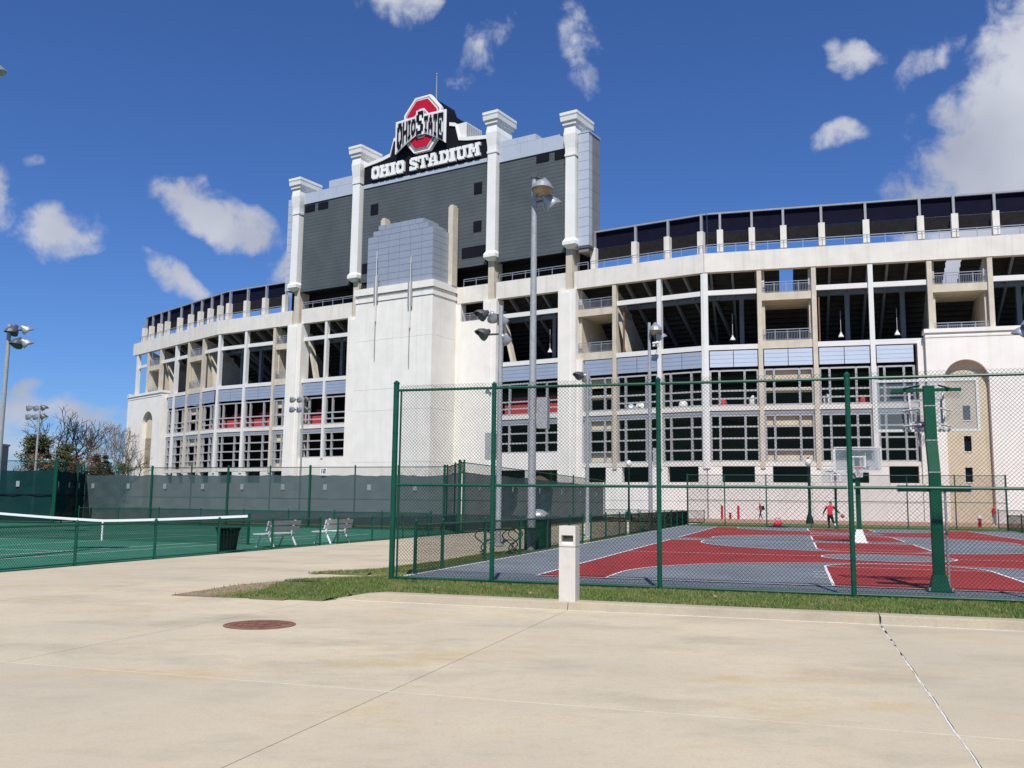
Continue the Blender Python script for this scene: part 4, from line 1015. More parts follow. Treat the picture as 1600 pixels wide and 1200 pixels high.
low_fence(Fr(SITE.pt(-9.0, 66.2)[:2], SITE.ang), [0, 3, 6, 8.8], 0, 1.1, 'low green fence across the far end of the path', pitch=.12, r=.006)

ff = empty('far_fence', SITE.pt(0, 52, GZ), SITE.ang, 'tall thin green chain link fence at the far end of the court', 'fence')
ffr = Fr(SITE.pt(0, 52)[:2], SITE.ang); FP = [-.05, 2.6, 5.5, 8.5, 11.6, 14.8, 17.8, 20.9]
for i, a in enumerate(FP): post(ffr, a, 0, GZ, GZ + 3.66, .06 if i in (0, 7) else .042, M_green, ff)
for p, q in zip(FP, FP[1:]):
    for z in (.05, 1.83, 3.64): rail(ffr, p, q, 0, GZ + z, .024, M_green, ff)
chain(ffr, 0, 20.9, GZ, GZ + 3.66, .04, .11, .0045, 'wire_mesh', M_wired, ff)

def screen_fence(p, q, label, m, n, h=3.7, zs=3.2, z0=.12, group=None, posts_r=.05, seedn=1, plates=True):
    fr = frame2(SITE.pt(*p)[:2], SITE.pt(*q)[:2]); L = (SITE.pt(*q) - SITE.pt(*p)).length
    t = empty('windscreen_fence', fr.pt(0, 0, 0), fr.ang, label, 'fence', group); rg = random.Random(seedn)
    for i in range(n + 1): post(fr, L * i / n, .07 if i % 2 else -.12, 0, h + .05, posts_r if i % 2 else posts_r * 1.5, M_green, t)
    for i in range(n):
        a0, a1 = L * i / n + .001, L * (i + 1) / n - .001
        for z in (h - .03, 1.7): rail(fr, a0, a1, .05, z, .024, M_green, t)
        K = 10; V = []; F = []
        for k in range(K + 1):
            x = a0 + (a1 - a0) * k / K; sag = -.10 * sin(pi * k / K) * rg.uniform(.3, 1)
            for j in range(7):
                z = z0 + (zs + (sag if j == 6 else 0) - z0) * j / 6; V.append((x, -.02 + (.03 * sin(k * 1.3 + i) + .02 * sin(j * 2 + k)) * sin(pi * k / K), z))
        for k in range(K):
            for j in range(6): F.append((k * 7 + j, (k + 1) * 7 + j, (k + 1) * 7 + j + 1, k * 7 + j + 1))
        MB().add(V, F).build('windscreen', m, t, fr)
        MB().box(a0, a1, -.075, -.06, 1.72, 1.78).build('hem', M_screen if m is M_windd else M_steelg, t, fr) if m is M_windd else None
        if plates:
            x = (a0 + a1) / 2 - .6; MB().box(x, x + .26, -.09, -.075, 2.25, 2.6).build('court_plate', M_inner if m is M_wind else M_steelg, t, fr)
    chain(fr, 0, L, zs - .1, h, .06, .12, .004, 'wire_mesh', M_wire, t)
    return t
screen_fence((-40.2, 36.6), (-12.2, 34.6), 'long tall fence with grey windscreen behind the tennis courts', M_wind, 9)
screen_fence((-12.2, 34.6), (-9.0, 28.5), 'short grey windscreen return beside the path', M_wind, 2, plates=False)
screen_fence((-9.0, 28.5), (-9.1, 66.0), 'grey windscreen fence running along the path towards the stadium', M_wind, 6, posts_r=.035)
screen_fence((-58, 29.9), (-36.4, 29.9), 'dark green windscreen fence at the far left', M_windd, 5, h=3.9, zs=3.3)
screen_fence((-36.4, 29.95), (-39.9, 36.5), 'dark green windscreen fence turning away at the left corner', M_windd, 3, h=3.9, zs=3.3)
# number plate on the tennis fence
o = MB().box(-.2, .2, -.03, 0, 0, .4).build('court_number_sign', M_letter, None, mtx=Fr(SITE.pt(-20.55, 35.05)[:2], SITE.ang).mtx(0, 0, 3.22)); tag(o, 'small white court number plate on top of the grey windscreen', 'sign')
nm = Fr(SITE.pt(-20.55, 35.05)[:2], SITE.ang).mtx(0, 0, 3.22)
for pts in ([(0, 0, 5)], [(2, 0, 1), (4, 1, 2), (2, 2, 3), (2, 3, 4), (2, 4, 5)]):
    mb = MB()
    if len(pts) == 1: mb.box(-.14, -.085, -.045, -.031, .06, .35)
    else: mb.prism([(x * .64, z * .64) for x, z in ((-.04, .55), (.23, .55), (.23, .28), (.05, .28), (.05, .19), (.23, .19), (.23, .10), (-.04, .10), (-.04, .37), (.14, .37), (.14, .46), (-.04, .46))][::-1], -.045, -.031)
    mb.build('numeral', M_black, o, mtx=nm)

# ------------------------------------------------------------------ tennis net
def tennis_net(uc, vn, label):
    fr = Fr(SITE.pt(uc, vn)[:2], SITE.ang); t = empty('tennis_net', fr.pt(0, 0, 0), fr.ang, label, 'net', 'tennis nets')
    for s_ in (-1, 1): post(fr, s_ * 6.4, 0, 0, 1.12, .05, M_green, t)
    top = lambda x: .80 + .27 * (abs(x) / 6.4) ** 1.25
    mb = MB(); tp = MB(); n = 24
    for i in range(n):
        x0, x1 = -6.35 + 12.7 * i / n, -6.35 + 12.7 * (i + 1) / n
        mb.add([(x0, 0, .03), (x1, 0, .03), (x1, 0, top(x1) - .08), (x0, 0, top(x0) - .08)], [(0, 1, 2, 3)])
        tp.add([(x0, -.022, top(x0) - .09), (x1, -.022, top(x1) - .09), (x1, .022, top(x1) - .09), (x0, .022, top(x0) - .09), (x0, -.022, top(x0)), (x1, -.022, top(x1)), (x1, .022, top(x1)), (x0, .022, top(x0))], BF)
    mb.build('net_mesh', M_net, t, fr); tp.build('tape', M_netw, t, fr); MB().box(-.03, .03, -.026, .026, 0, top(0) - .05).build('centre_strap', M_netw, t, fr)
tennis_net(-17.9, 12.9, 'tennis net with white tape across the near green court')
tennis_net(-34.5, 12.9, 'tennis net on the next court, mostly outside the picture')

# ------------------------------------------------------------------ white benches
def bench(label, mtx):
    t = empty('court_bench', (0, 0, 0), 0, label, 'bench', 'white benches by the tennis court'); t.matrix_basis = mtx; WM[t.name] = mtx.copy()
    for k in range(3): MB().box(-.9, .9, -.30 + k * .165, -.15 + k * .165, .43, .47).build('seat_slat', M_plastic, t, mtx=mtx)
    for z in (.56, .75): MB().add([(-.9, .22 + (z - .5) * .25, z), (.9, .22 + (z - .5) * .25, z), (.9, .26 + (z - .5) * .25, z), (-.9, .26 + (z - .5) * .25, z), (-.9, .26 + (z - .5) * .25, z + .15), (.9, .26 + (z - .5) * .25, z + .15), (.9, .30 + (z - .5) * .25, z + .15), (-.9, .30 + (z - .5) * .25, z + .15)], BF).build('back_slat', M_plastic, t, mtx=mtx)
    for x in (-.62, .62):
        mb = MB(); mb.bar((x, -.36, 0), (x, -.16, .43), .035, 6); mb.bar((x, .38, 0), (x, .14, .43), .035, 6); mb.bar((x, .13, .40), (x, .31, .93), .035, 6); mb.bar((x, -.3, .41), (x, .2, .41), .03, 6); mb.build('leg_frame', M_plastic, t, mtx=mtx)
bench('white slatted bench behind the low fence, nearer to the dark bin', SITE.mtx(-9.85, 12.1, .004, -pi / 2 - .12))
bench('white slatted bench at the fence gap, farther from the dark bin', SITE.mtx(-9.55, 15.6, .004, -pi / 2 - .12))

# ------------------------------------------------------------------ bins
def slat_bin(label, mtx, h=.74):
    t = empty('litter_bin', (0, 0, 0), 0, label, 'bin'); t.matrix_basis = mtx; WM[t.name] = mtx.copy()
    MB().lathe([(.22, .03), (.25, .5), (.27, h - .1)], 16).build('liner', M_black, t, mtx=mtx)
    for i in range(18):
        a = 2 * pi * i / 18; m2 = mtx @ Matrix.Rotation(a, 4, 'Z')
        MB().add([(.24, -.028, 0), (.26, -.028, 0), (.26, .028, 0), (.24, .028, 0), (.31, -.032, h * .8), (.33, -.032, h * .8), (.33, .032, h * .8), (.31, .032, h * .8)], BF).add([(.31, -.032, h * .8), (.33, -.032, h * .8), (.33, .032, h * .8), (.31, .032, h * .8), (.37, -.036, h), (.39, -.036, h), (.39, .036, h), (.37, .036, h)], BF).build('slat', M_bin, t, mtx=m2)
    for z, r in ((.12, .275), (.5, .335), (h - .02, .395)): MB().lathe([(r - .012, z), (r + .008, z), (r + .008, z + .03), (r - .012, z + .03)], 20).build('hoop_band', M_bin, t, mtx=mtx)
slat_bin('dark flared slatted litter bin behind the low tennis fence', SITE.mtx(-9.5, 8.65, .004))
t = empty('waste_container', SITE.pt(-.62, 12.95, GZ), SITE.ang, 'green square waste container with grey dome lid beyond the bollard', 'bin'); fr = Fr(SITE.pt(-.62, 12.95)[:2], SITE.ang)
MB().box(-.36, .36, -.36, .36, GZ, GZ + .95).build('body', M_dgreen, t, fr); MB().box(-.39, .39, -.39, .39, GZ + .95, GZ + 1.02).build('rim', M_green, t, fr)
MB().lathe([(.38, GZ + 1.02), (.36, GZ + 1.12), (.28, GZ + 1.22), (.12, GZ + 1.29), (.02, GZ + 1.30)], 16).build('lid', M_lamp, t, fr, smooth=True)
for s_ in (-1, 1): MB().box(-.3, .3, s_ * .37 - .012, s_ * .37 + .012, GZ + .1, GZ + .85).build('side_panel', M_green, t, fr)

# dark green table with curved legs beside the tall pole
def park_table(label, mtx, w):
    t = empty('park_table', (0, 0, 0), 0, label, 'table'); t.matrix_basis = mtx; WM[t.name] = mtx.copy()
    for k in range(4): MB().box(-w, w, -.36 + k * .185, -.36 + k * .185 + .165, .70, .74).build('top_slat', M_dgreen, t, mtx=mtx)
    for x in (-w * .75, w * .75):
        for s_ in (-1, 1):
            pts = [(x + .16 * sin(pi * i / 4) * s_ - .1 * s_, s_ * .26, .02 + .68 * i / 8) for i in range(9)]
            MB().tube(pts, .018, 6).build('curved_leg', M_dgreen, t, mtx=mtx)
        MB().bar((x, -.4, .03), (x, .4, .03), .02, 6).build('foot_bar', M_dgreen, t, mtx=mtx)
park_table('dark green table with curled legs left of the tall light pole', SITE.mtx(-1.05, 9.9, GZ - .02, .3), .55)
park_table('dark green table right of the tall light pole, half hidden by the container', SITE.mtx(-.75, 11.9, GZ - .02, .2), .42)

# ------------------------------------------------------------------ lamp bollard by the kerb
t = empty('lamp_bollard', SITE.pt(4.13, -2.44, GZ), SITE.ang, 'square pale concrete lamp bollard standing on the kerb', 'bollard'); fr = Fr(SITE.pt(4.13, -2.44)[:2], SITE.ang - .03)
w = .132; z1 = GZ + 1.16
mb = MB(); mb.box(-w, w, -w, w, GZ - .02, GZ + .83); mb.build('shaft', M_bollard, t, fr)
MB().box(-w + .012, w - .012, -w + .012, w - .012, GZ + .83, GZ + .842).build('joint', M_seald, t, fr)
mb = MB(); zz = GZ + .842
mb.box(-w, -w + .035, -w, w, zz, z1); mb.box(w - .035, w, -w, w, zz, z1); mb.box(-w + .035, w - .035, -w, w, z1 - .145, z1); mb.box(-w + .035, w - .035, .02, w, zz, z1 - .145)
mb.add([(-w + .035, -w, zz), (w - .035, -w, zz), (w - .035, .02, zz), (-w + .035, .02, zz), (-w + .035, -w, zz + .03), (w - .035, -w, zz + .03), (w - .035, .02, z1 - .2), (-w + .035, .02, z1 - .2)], BF); mb.build('lamp_head', M_bollard, t, fr)
MB().box(-w + .04, w - .04, .0, .018, z1 - .195, z1 - .147).build('lamp_slot', M_lampd, t, fr)

# manhole cover
t = empty('manhole_cover', SITE.pt(.78, -5.87, 0), SITE.ang, 'round rusty iron manhole cover set in the concrete drive', 'manhole cover'); fr = Fr(SITE.pt(.78, -5.87)[:2], SITE.ang)
MB().lathe([(.43, -.04), (.43, .006), (.405, .009)], 40).build('cover_plate', M_rust, t, fr)
MB().lathe([(.435, -.04), (.435, .008), (.465, .008), (.465, -.04)], 40).build('frame_ring', M_rust, t, fr)
mb = MB()
for i in range(-5, 6):
    for j in range(-5, 6):
        if 1 < abs(j) and hypot(i, j) < 5.2: mb.box(i * .068 - .022, i * .068 + .022, j * .068 - .022, j * .068 + .022, .009, .015)
mb.build('raised_studs', M_rust, t, fr)
rg = random.Random(5); mb = MB()
for i in range(14): # worn raised lettering band
    x = -.33 + i * .047; mb.box(x, x + .012, -.045, .045, .009, .0145)
    if i % 3: mb.box(x + .012, x + .034, .03 - .04 * (i % 2), .045 - .04 * (i % 2), .009, .0145)
mb.build('raised_lettering', M_rust, t, fr)

# ------------------------------------------------------------------ light poles
def flood(parent, base, p, aim, size, m=M_lamp, dark=M_lampd, yoke_from=None):
    "bowl floodlight with visor at p, opening along aim"
    aim = Vector(aim).normalized(); c = base @ Vector(p); h = empty('flood_lamp', c, 0, None, parent=parent); s = size
    R3 = base.to_3x3(); ax = R3 @ aim
    MB().lathe([(.05 * s, -.62 * s), (.16 * s, -.60 * s), (.20 * s, -.42 * s), (.34 * s, -.26 * s), (.45 * s, -.05 * s), (.5 * s, .12 * s), (.5 * s, .16 * s)], 16, c, axis=ax).build('housing', m, h, smooth=True)
    MB().lathe([(.46 * s, .10 * s), (.44 * s, .165 * s), (.2 * s, .21 * s), (.01, .225 * s)], 16, c, axis=ax).build('lens', M_glassl if m is M_lamp else dark, h, smooth=True)
    x = ax.orthogonal().normalized(); up = Vector((0, 0, 1)); sd = ax.cross(up).normalized(); uu = sd.cross(ax)
    V = []; n = 10
    for i in range(n + 1):
        a = pi * i / n; d = sd * cos(a) + uu * sin(a)
        V += [c + d * .5 * s + ax * .14 * s, c + d * .5 * s + ax * (.14 + .34 * sin(a)) * s, c + d * .52 * s + ax * .14 * s, c + d * .52 * s + ax * (.14 + .34 * sin(a)) * s]
    F = []
    for i in range(n): k = i * 4; F += [(k, k + 4, k + 5, k + 1), (k + 2, k + 3, k + 7, k + 6), (k + 1, k + 5, k + 7, k + 3)]
    MB().add(V, F).build('visor', m, h)
    if yoke_from is not None: MB().bar(base @ Vector(yoke_from), c - ax * .3 * s, .035, 6).build('yoke', M_lampd, h)
    return h
def light_pole(u, v, h, r0, r1, heads, label, group, box=None, z0=0.02, arms=True, xy=None):
    m = SITE.mtx(u, v, z0) if xy is None else Matrix.Translation((xy[0], xy[1], z0))
    t = empty('light_pole', (0, 0, 0), 0, label, 'light pole', group); t.matrix_basis = m; WM[t.name] = m.copy()
    MB().bar((0, 0, 0), (0, 0, h), r0, 14, r1).lathe([(r0 * 2.0, 0), (r0 * 2.0, .05), (r0 * 1.2, .09)], 14).build('pole', M_galv, t, mtx=m, smooth=False)
    if box:
        MB().box(-.18 + box[1], .18 + box[1], -.16, .16, box[0], box[0] + 1.0).build('control_box', M_galv, t, mtx=m)
    zs = sorted({round(p[2], 2) for p, a, s, k in heads})
    for z in zs:
        xs = [p[0] for p, a, s, k in heads if round(p[2], 2) == z]
        if arms: MB().bar((min(xs + [0]), 0, z), (max(xs + [0]), 0, z), .04, 6).build('cross_arm', M_lampd, t, mtx=m)
    for p, a, s, k in heads: flood(t, m, p, a, s, M_lampd if k else M_lamp, yoke_from=(p[0], 0, p[2]) if arms else (0, 0, p[2]))
    return t
# tall pole in the middle: bracket, one big dome aimed at us, one aimed away
tp = light_pole(-.6, 12.1, 12.45, .135, .09, [((.32, -.1, 12.05), (.05, -.6, -.85), .72, 0), ((.5, .2, 11.6), (.6, .5, -.65), .6, 0)], 'tall grey light pole with two lamps in front of the scoreboard', 'sports light poles', box=(4.0, .36), arms=False)
MB().box(-.1, .12, -.12, .12, 12.45, 12.62).bar((.0, 0, 12.5), (.3, 0, 12.4), .05, 6).build('bracket', M_lampd, tp, mtx=WM[tp.name])
four = lambda z, d=0: [((-1.55, 0, z), (-.35, -.75, -.6), .78, 0), ((-.55, 0, z), (.1, .8, -.5), .78, 0), ((-1.45, 0, z - .75), (-.45, -.7, -.55), .82, 1), ((.1, 0, z - .95), (.35, .75, -.5), .78, 0)]
light_pole(-3.1, 16.4, 9.1, .11, .08, [((-.72, -.15, 8.75), (-.6, -.6, -.5), .5, 1), ((-.34, .05, 8.65), (-.1, .8, -.6), .48, 0), ((-.66, -.15, 8.0), (-.6, -.6, -.5), .52, 1), ((.1, .2, 7.8), (.15, .85, -.5), .48, 0), ((-.02, .22, 8.55), (.15, .8, -.6), .46, 0)], 'grey light pole with a cluster of lamps right of the white tower', 'sports light poles', box=(3.2, -.34))
light_pole(-1.9, 26.4, 7.9, .09, .065, [((-.42, -.1, 7.7), (-.5, -.65, -.5), .46, 1), ((-.12, .15, 7.6), (.0, .8, -.5), .46, 0)], 'shorter grey light pole with two lamps over the path', 'sports light poles', box=None)
light_pole(-.7, 38.3, 12.5, .13, .09, [((.4, -.1, 12.05), (.1, -.5, -.85), .78, 0), ((.65, .2, 11.65), (.6, .5, -.65), .62, 0)], 'tall slim light pole right of the bend, lamps at mid height of the stadium', 'sports light poles', box=(3.9, .36), arms=False)
light_pole(21.45, 43.2, 12.9, .13, .09, [((-.5, -.2, 12.3), (-.2, -.6, -.8), 1.0, 0), ((-.95, .0, 11.85), (-.6, .3, -.7), .85, 0)], 'light pole at the right edge with only its lamp heads showing', 'sports light poles', arms=False)
six = lambda z, s, w: [((x * w, 0, z + dz * .75), ((-.5, -.6, -.6) if x < 0 else (.5, .4, -.6)) if q else (.2, .7, -.6), s, q) for dz in (0, -1.0) for x, q in ((-1.6, 0), (-.55, 0), (.6, 1))]
light_pole(0, 0, 9.3, .09, .065, six(9.1, .5, .52), 'light pole with six lamps in front of the left pilaster', 'sports light poles', xy=(-15.75, 69.5))
light_pole(0, 0, 9.3, .10, .07, six(9.1, .58, .58), 'light pole with six lamps among the trees at the left', 'sports light poles', xy=(-40.2, 78.5))
light_pole(0, 0, 9.15, .12, .085, [((.15, 0, 8.85), (-.2, -.5, -.8), .55, 1), ((.75, 0, 8.9), (.6, .4, -.5), .45, 0), ((.4, 0, 8.3), (-.1, -.6, -.75), .55, 1), ((.8, 0, 8.3), (.6, .3, -.5), .45, 0)], 'light pole at the left edge of the picture over the tennis court', 'sports light poles', xy=(-22.2, 40.2))
light_pole(0, 0, 12.6, .13, .09, [((.1, 0, 12.3), (.6, .5, -.5), .8, 0), ((-.6, 0, 12.3), (-.5, -.4, -.6), .8, 0)], 'near light pole just outside the left edge, one lamp tip showing', 'sports light poles', xy=(-13.62, 22.3), arms=True)

# dark old style lamp posts near the wall
def lamp_post(u, v, h, label):
    m = SITE.mtx(u, v, GZ - .03); t = empty('lamp_post', (0, 0, 0), 0, label, 'street lamp', 'dark lamp posts near the stadium wall'); t.matrix_basis = m; WM[t.name] = m.copy()
    MB().lathe([(.34, 0), (.34, .12), (.26, .5), (.17, .75), (.12, 1.0), (.10, 1.3), (.075, h - .3), (.11, h - .2), (.06, h - .1)], 14).build('post', M_bin, t, mtx=m)
    MB().lathe([(.08, h - .1), (.2, h), (.27, h + .22), (.22, h + .46), (.1, h + .56)], 14).build('globe', M_plastic, t, mtx=m, smooth=True); MB().lathe([(.12, h + .54), (.1, h + .62), (.02, h + .72)], 10).build('finial', M_bin, t, mtx=m)
lamp_post(8.6, 67.5, 5.0, 'dark lamp post with pale globe behind the dribbling player'); lamp_post(-7.4, 69.5, 5.0, 'dark lamp post with pale globe beside the end of the grey windscreen')

# hydrants and red guard posts
def hydrant(u, v, m, label):
    mt = SITE.mtx(u, v, GZ - .03); t = empty('fire_hydrant', (0, 0, 0), 0, label, 'hydrant', 'fire hydrants'); t.matrix_basis = mt; WM[t.name] = mt.copy()
    MB().lathe([(.2, 0), (.2, .05), (.13, .07), (.12, .62), (.17, .64), (.17, .70)], 14).build('barrel', m, t, mtx=mt); MB().lathe([(.16, .70), (.15, .80), (.09, .90), (.03, .93), (.03, .99)], 14).build('bonnet', M_plastic, t, mtx=mt)
    for s_ in (-1, 1): MB().lathe([(.07, .1), (.07, .22), (.085, .22), (.085, .26)], 10, (0, 0, .5), axis=(s_, 0, 0)).build('outlet', M_plastic, t, mtx=mt)
    MB().lathe([(.09, .1), (.09, .2), (.105, .2), (.105, .25)], 10, (0, 0, .47), axis=(0, -1, 0)).build('pumper_outlet', m, t, mtx=mt)
hydrant(.75, 85.2, M_reds, 'red and white fire hydrant between the two red guard posts'); hydrant(21.0, 62.5, M_reds, 'red and white fire hydrant near the right arch tower')
for u, lb in ((-.1, 'red guard post left of the fire hydrant'), (1.6, 'red guard post right of the fire hydrant')):
    mt = SITE.mtx(u, 85.2, GZ - .03); o = MB().lathe([(.13, 0), (.13, 1.35), (.115, 1.42), (.06, 1.47), (.01, 1.48)], 14).build('guard_post', M_reds, None, mtx=mt); tag(o, lb, 'bollard', 'red guard posts')

# ------------------------------------------------------------------ basketball hoops
def backboard(parent, base, fr_b, zc, flip, w=1.86, h=1.02):
    "glass board in a white frame, rim and net on the side flip points to"
    m = base; p = empty('backboard', m @ Vector((0, fr_b, zc)), 0, None, parent=parent); x0, x1, z0, z1 = -w / 2, w / 2, zc - h / 2, zc + h / 2; e = .05
    MB().box(x0 + e, x1 - e, fr_b - .006, fr_b + .006, z0 + e, z1 - e).build('glass', M_bglass, p, mtx=m)
    mb = MB(); mb.box(x0, x1, fr_b - .03, fr_b + .03, z0, z0 + e); mb.box(x0, x1, fr_b - .03, fr_b + .03, z1 - e, z1); mb.box(x0, x0 + e, fr_b - .03, fr_b + .03, z0 + e, z1 - e); mb.box(x1 - e, x1, fr_b - .03, fr_b + .03, z0 + e, z1 - e); mb.build('board_frame', M_steelw, p, mtx=m)
    f = fr_b + flip * .012; mb = MB(); a, b = sorted((f, f + flip * .006))
    mb.box(-.30, .30, a, b, z0 + .15, z0 + .20); mb.box(-.30, .30, a, b, z0 + .58, z0 + .63); mb.box(-.30, -.25, a, b, z0 + .2, z0 + .58); mb.box(.25, .30, a, b, z0 + .2, z0 + .58); mb.build('target_square', M_letter, p, mtx=m)
    zr = z0 + .14; c = (0, fr_b + flip * .38, zr); mb = MB()
    mb.tube([(c[0] + .23 * cos(2 * pi * i / 20), c[1] + .23 * sin(2 * pi * i / 20), zr) for i in range(21)], .014, 6); a, b = sorted((fr_b + flip * .03, fr_b + flip * .17)); mb.box(-.09, .09, a, b, zr - .05, zr + .03); mb.build('rim', M_reds, p, mtx=m)
    mb = MB()
    for i in range(12):
        for s_ in (-1, 1):
            pts = []
            for k in range(5): r = .225 - .1 * (k / 4) ** .7; t_ = 2 * pi * (i + s_ * k * .5) / 12; pts.append((c[0] + r * cos(t_), c[1] + r * sin(t_), zr - .1 * k))
            mb.tube(pts, .006, 3)
    mb.build('net', M_netw, p, mtx=m)
    return p
def hoop_pole(u, v, label, sides, base_m=M_pole, flare=True, r=.095, ledge=False, cover=None):
    m = SITE.mtx(u, v, GZ); t = empty('basketball_hoop', (0, 0, 0), 0, label, 'basketball hoop', 'basketball hoops'); t.matrix_basis = m; WM[t.name] = m.copy()
    sg = sides[0]
    MB().box(-r, r, -r, r, 0, 2.15).build('post', M_pole, t, mtx=m)
    if len(sides) == 1:
        mb = MB()
        for (y0, z0), (y1, z1) in (((0, 2.15), (sg * .22, 2.75)), ((sg * .22, 2.75), (sg * .28, 3.4)), ((sg * .28, 3.4), (sg * .28, 3.78))):
            mb.add([(-r, y0 - r, z0), (r, y0 - r, z0), (r, y0 + r, z0), (-r, y0 + r, z0), (-r, y1 - r, z1), (r, y1 - r, z1), (r, y1 + r, z1), (-r, y1 + r, z1)], BF)
        mb.build('gooseneck', M_pole, t, mtx=m)
        for z in (2.15, 2.75, 3.4): y = {2.15: 0, 2.75: sg * .22, 3.4: sg * .28}[z]; MB().box(-r - .008, r + .008, y - r - .008, y + r + .008, z - .012, z + .012).build('weld_band', M_galv, t, mtx=m)
    else: MB().box(-r, r, -r, r, 2.15, 3.75).build('post', M_pole, t, mtx=m)
    for s_ in sides:
        fb = s_ * .72; backboard(t, m, fb, 3.46, s_)
        for z in (3.05, 3.35, 3.78):
            y0, y1 = sorted((s_ * .25, fb - s_ * .03)); 
            for x in (-.42, .42): MB().bar((x * .4, s_ * .2, z), (x, fb - s_ * .03, z), .02, 6).build('arm', M_steelw if z < 3.7 else M_pole, t, mtx=m)
        y0, y1 = sorted((fb - s_ * .09, fb - s_ * .04)); MB().box(-.62, .62, y0, y1, 3.72, 3.78).build('cross_bar', M_pole, t, mtx=m)
        y0, y1 = sorted((fb - s_ * .085, fb - s_ * .035)); MB().box(-.32, -.28, y0, y1, 2.98, 3.7).box(.28, .32, y0, y1, 2.98, 3.7).build('board_bracket', M_steelw, t, mtx=m)
    if flare:
        cm = cover or M_pole; mb = MB(); fw, fh = (.17, .30) if cover is None else (.28, .55)
        mb.add([(-fw, -fw, .03), (fw, -fw, .03), (fw, fw, .03), (-fw, fw, .03), (-r - .015, -r - .015, fh), (r + .015, -r - .015, fh), (r + .015, r + .015, fh), (-r - .015, r + .015, fh)], BF); mb.build('base_flare', cm, t, mtx=m)
        MB().box(-fw - .05, fw + .05, -fw - .05, fw + .05, 0, .03).build('base_plate', cm, t, mtx=m)
        for x in (-fw - .02, fw + .02): MB().bar((x, -fw - .02, .03), (x, -fw - .02, .09), .022, 6).build('anchor_bolt', M_galv, t, mtx=m)
    if ledge:
        mb = MB(); n = 8; pts = []
        for (cx, cy, t0) in ((.52, .1, -pi / 2), (.52, .3, 0), (-.52, .3, pi / 2), (-.52, .1, pi)):
            pts += [(cx + .1 * cos(t0 + pi / 2 * i / 4), cy + .1 * sin(t0 + pi / 2 * i / 4)) for i in range(5)]
        MB().plan([(x * 1.0, y + .02) for x, y in pts], 1.80, 1.885).build('crank_tray', M_dgreen, t, mtx=m); MB().plan([(x * 1.01, y * 1.01 + .02) for x, y in pts], 1.885, 1.91).build('tray_rim', M_green, t, mtx=m)
        MB().bar((.17, .06, .0), (.17, .06, 1.8), .022, 6).build('conduit', M_galv, t, mtx=m)
    return t
hoop_pole(10.0, 1.75, 'green basketball hoop nearest us with its glass board facing away', (1,), ledge=True)
hoop_pole(10.05, 25.0, 'double sided basketball hoop with white padded foot in mid court', (-1, 1), cover=M_plastic)
hoop_pole(10.05, 48.6, 'farthest basketball hoop at the far end of the court', (-1,), r=.08)

# sports bag left on the court edge
t = empty('sports_bag', SITE.pt(6.3, 49.6, GZ), SITE.ang, 'red sports bag lying on dark clothes at the far court edge', 'bag'); fr = Fr(SITE.pt(6.3, 49.6)[:2], SITE.ang)
MB().lathe([(.02, -.3), (.12, -.28), (.22, -.12), (.2, .08), (.1, .26), (.02, .3)], 12, (0, 0, GZ + .26), axis=(1, .1, .35)).build('bag_body', M_vest, t, fr, smooth=True); MB().tube([(-.2, 0, GZ + .5), (-.1, 0, GZ + .64), (.1, 0, GZ + .64), (.2, 0, GZ + .5)], .02, 5).build('handle', M_black, t, fr)
o = MB().lathe([(.02, 0), (.7, .02), (.75, .05), (.55, .1), (.2, .13), (.01, .14)], 11).build('folded_clothes', M_navy, None, mtx=SITE.mtx(6.3, 49.75, GZ)); tag(o, 'dark clothes spread flat under the red sports bag', 'clothes')
o = bpy.data.objects.new('basketball', None); bpy.data.objects.remove(o)

# ------------------------------------------------------------------ people: one skinned surface each
def person(name, label, mtx, J, E, zones, extra=None):
    "J: joint -> (x, y, z, radius); E: joined pairs; zones: material for the skin nearest to each pair"
    names = list(J); idx = {n: i for i, n in enumerate(names)}
    me = bpy.data.meshes.new(name); me.from_pydata([J[n][:3] for n in names], [(idx[a], idx[b]) for a, b in E], [])
    tmp = bpy.data.objects.new('tmp', me); COL.objects.link(tmp)
    sk = tmp.modifiers.new('Skin', 'SKIN'); sk.use_smooth_shade = True
    for i, n in enumerate(names):
        d = me.skin_vertices[0].data[i]; r = J[n][3]; d.radius = (r, r) if not isinstance(r, tuple) else r; d.use_root = (n == 'pelvis')
    sd = tmp.modifiers.new('Sub', 'SUBSURF'); sd.levels = 2; sd.render_levels = 2
    dg = bpy.context.evaluated_depsgraph_get(); bm = bpy.data.meshes.new_from_object(tmp.evaluated_get(dg)); bm.name = name
    bpy.data.objects.remove(tmp)
    bm.materials.clear(); ml = []
    for z in zones.values():
        if z not in ml: ml.append(z)
    for m in ml: bm.materials.append(m)
    segs = [(Vector(J[a][:3]), Vector(J[b][:3]), ml.index(zones[(a, b)])) for a, b in E]
    for p in bm.polygons:
        c = p.center; best = 1e9
        for a, b, k in segs:
            d = b - a; t = max(0, min(1, (c - a).dot(d) / max(d.length_squared, 1e-9))); q = (c - a - d * t).length
            if q < best: best = q; p.material_index = k
        p.use_smooth = True
    o = obj(name, bm, None, mtx); tag(o, label, 'person'); return o
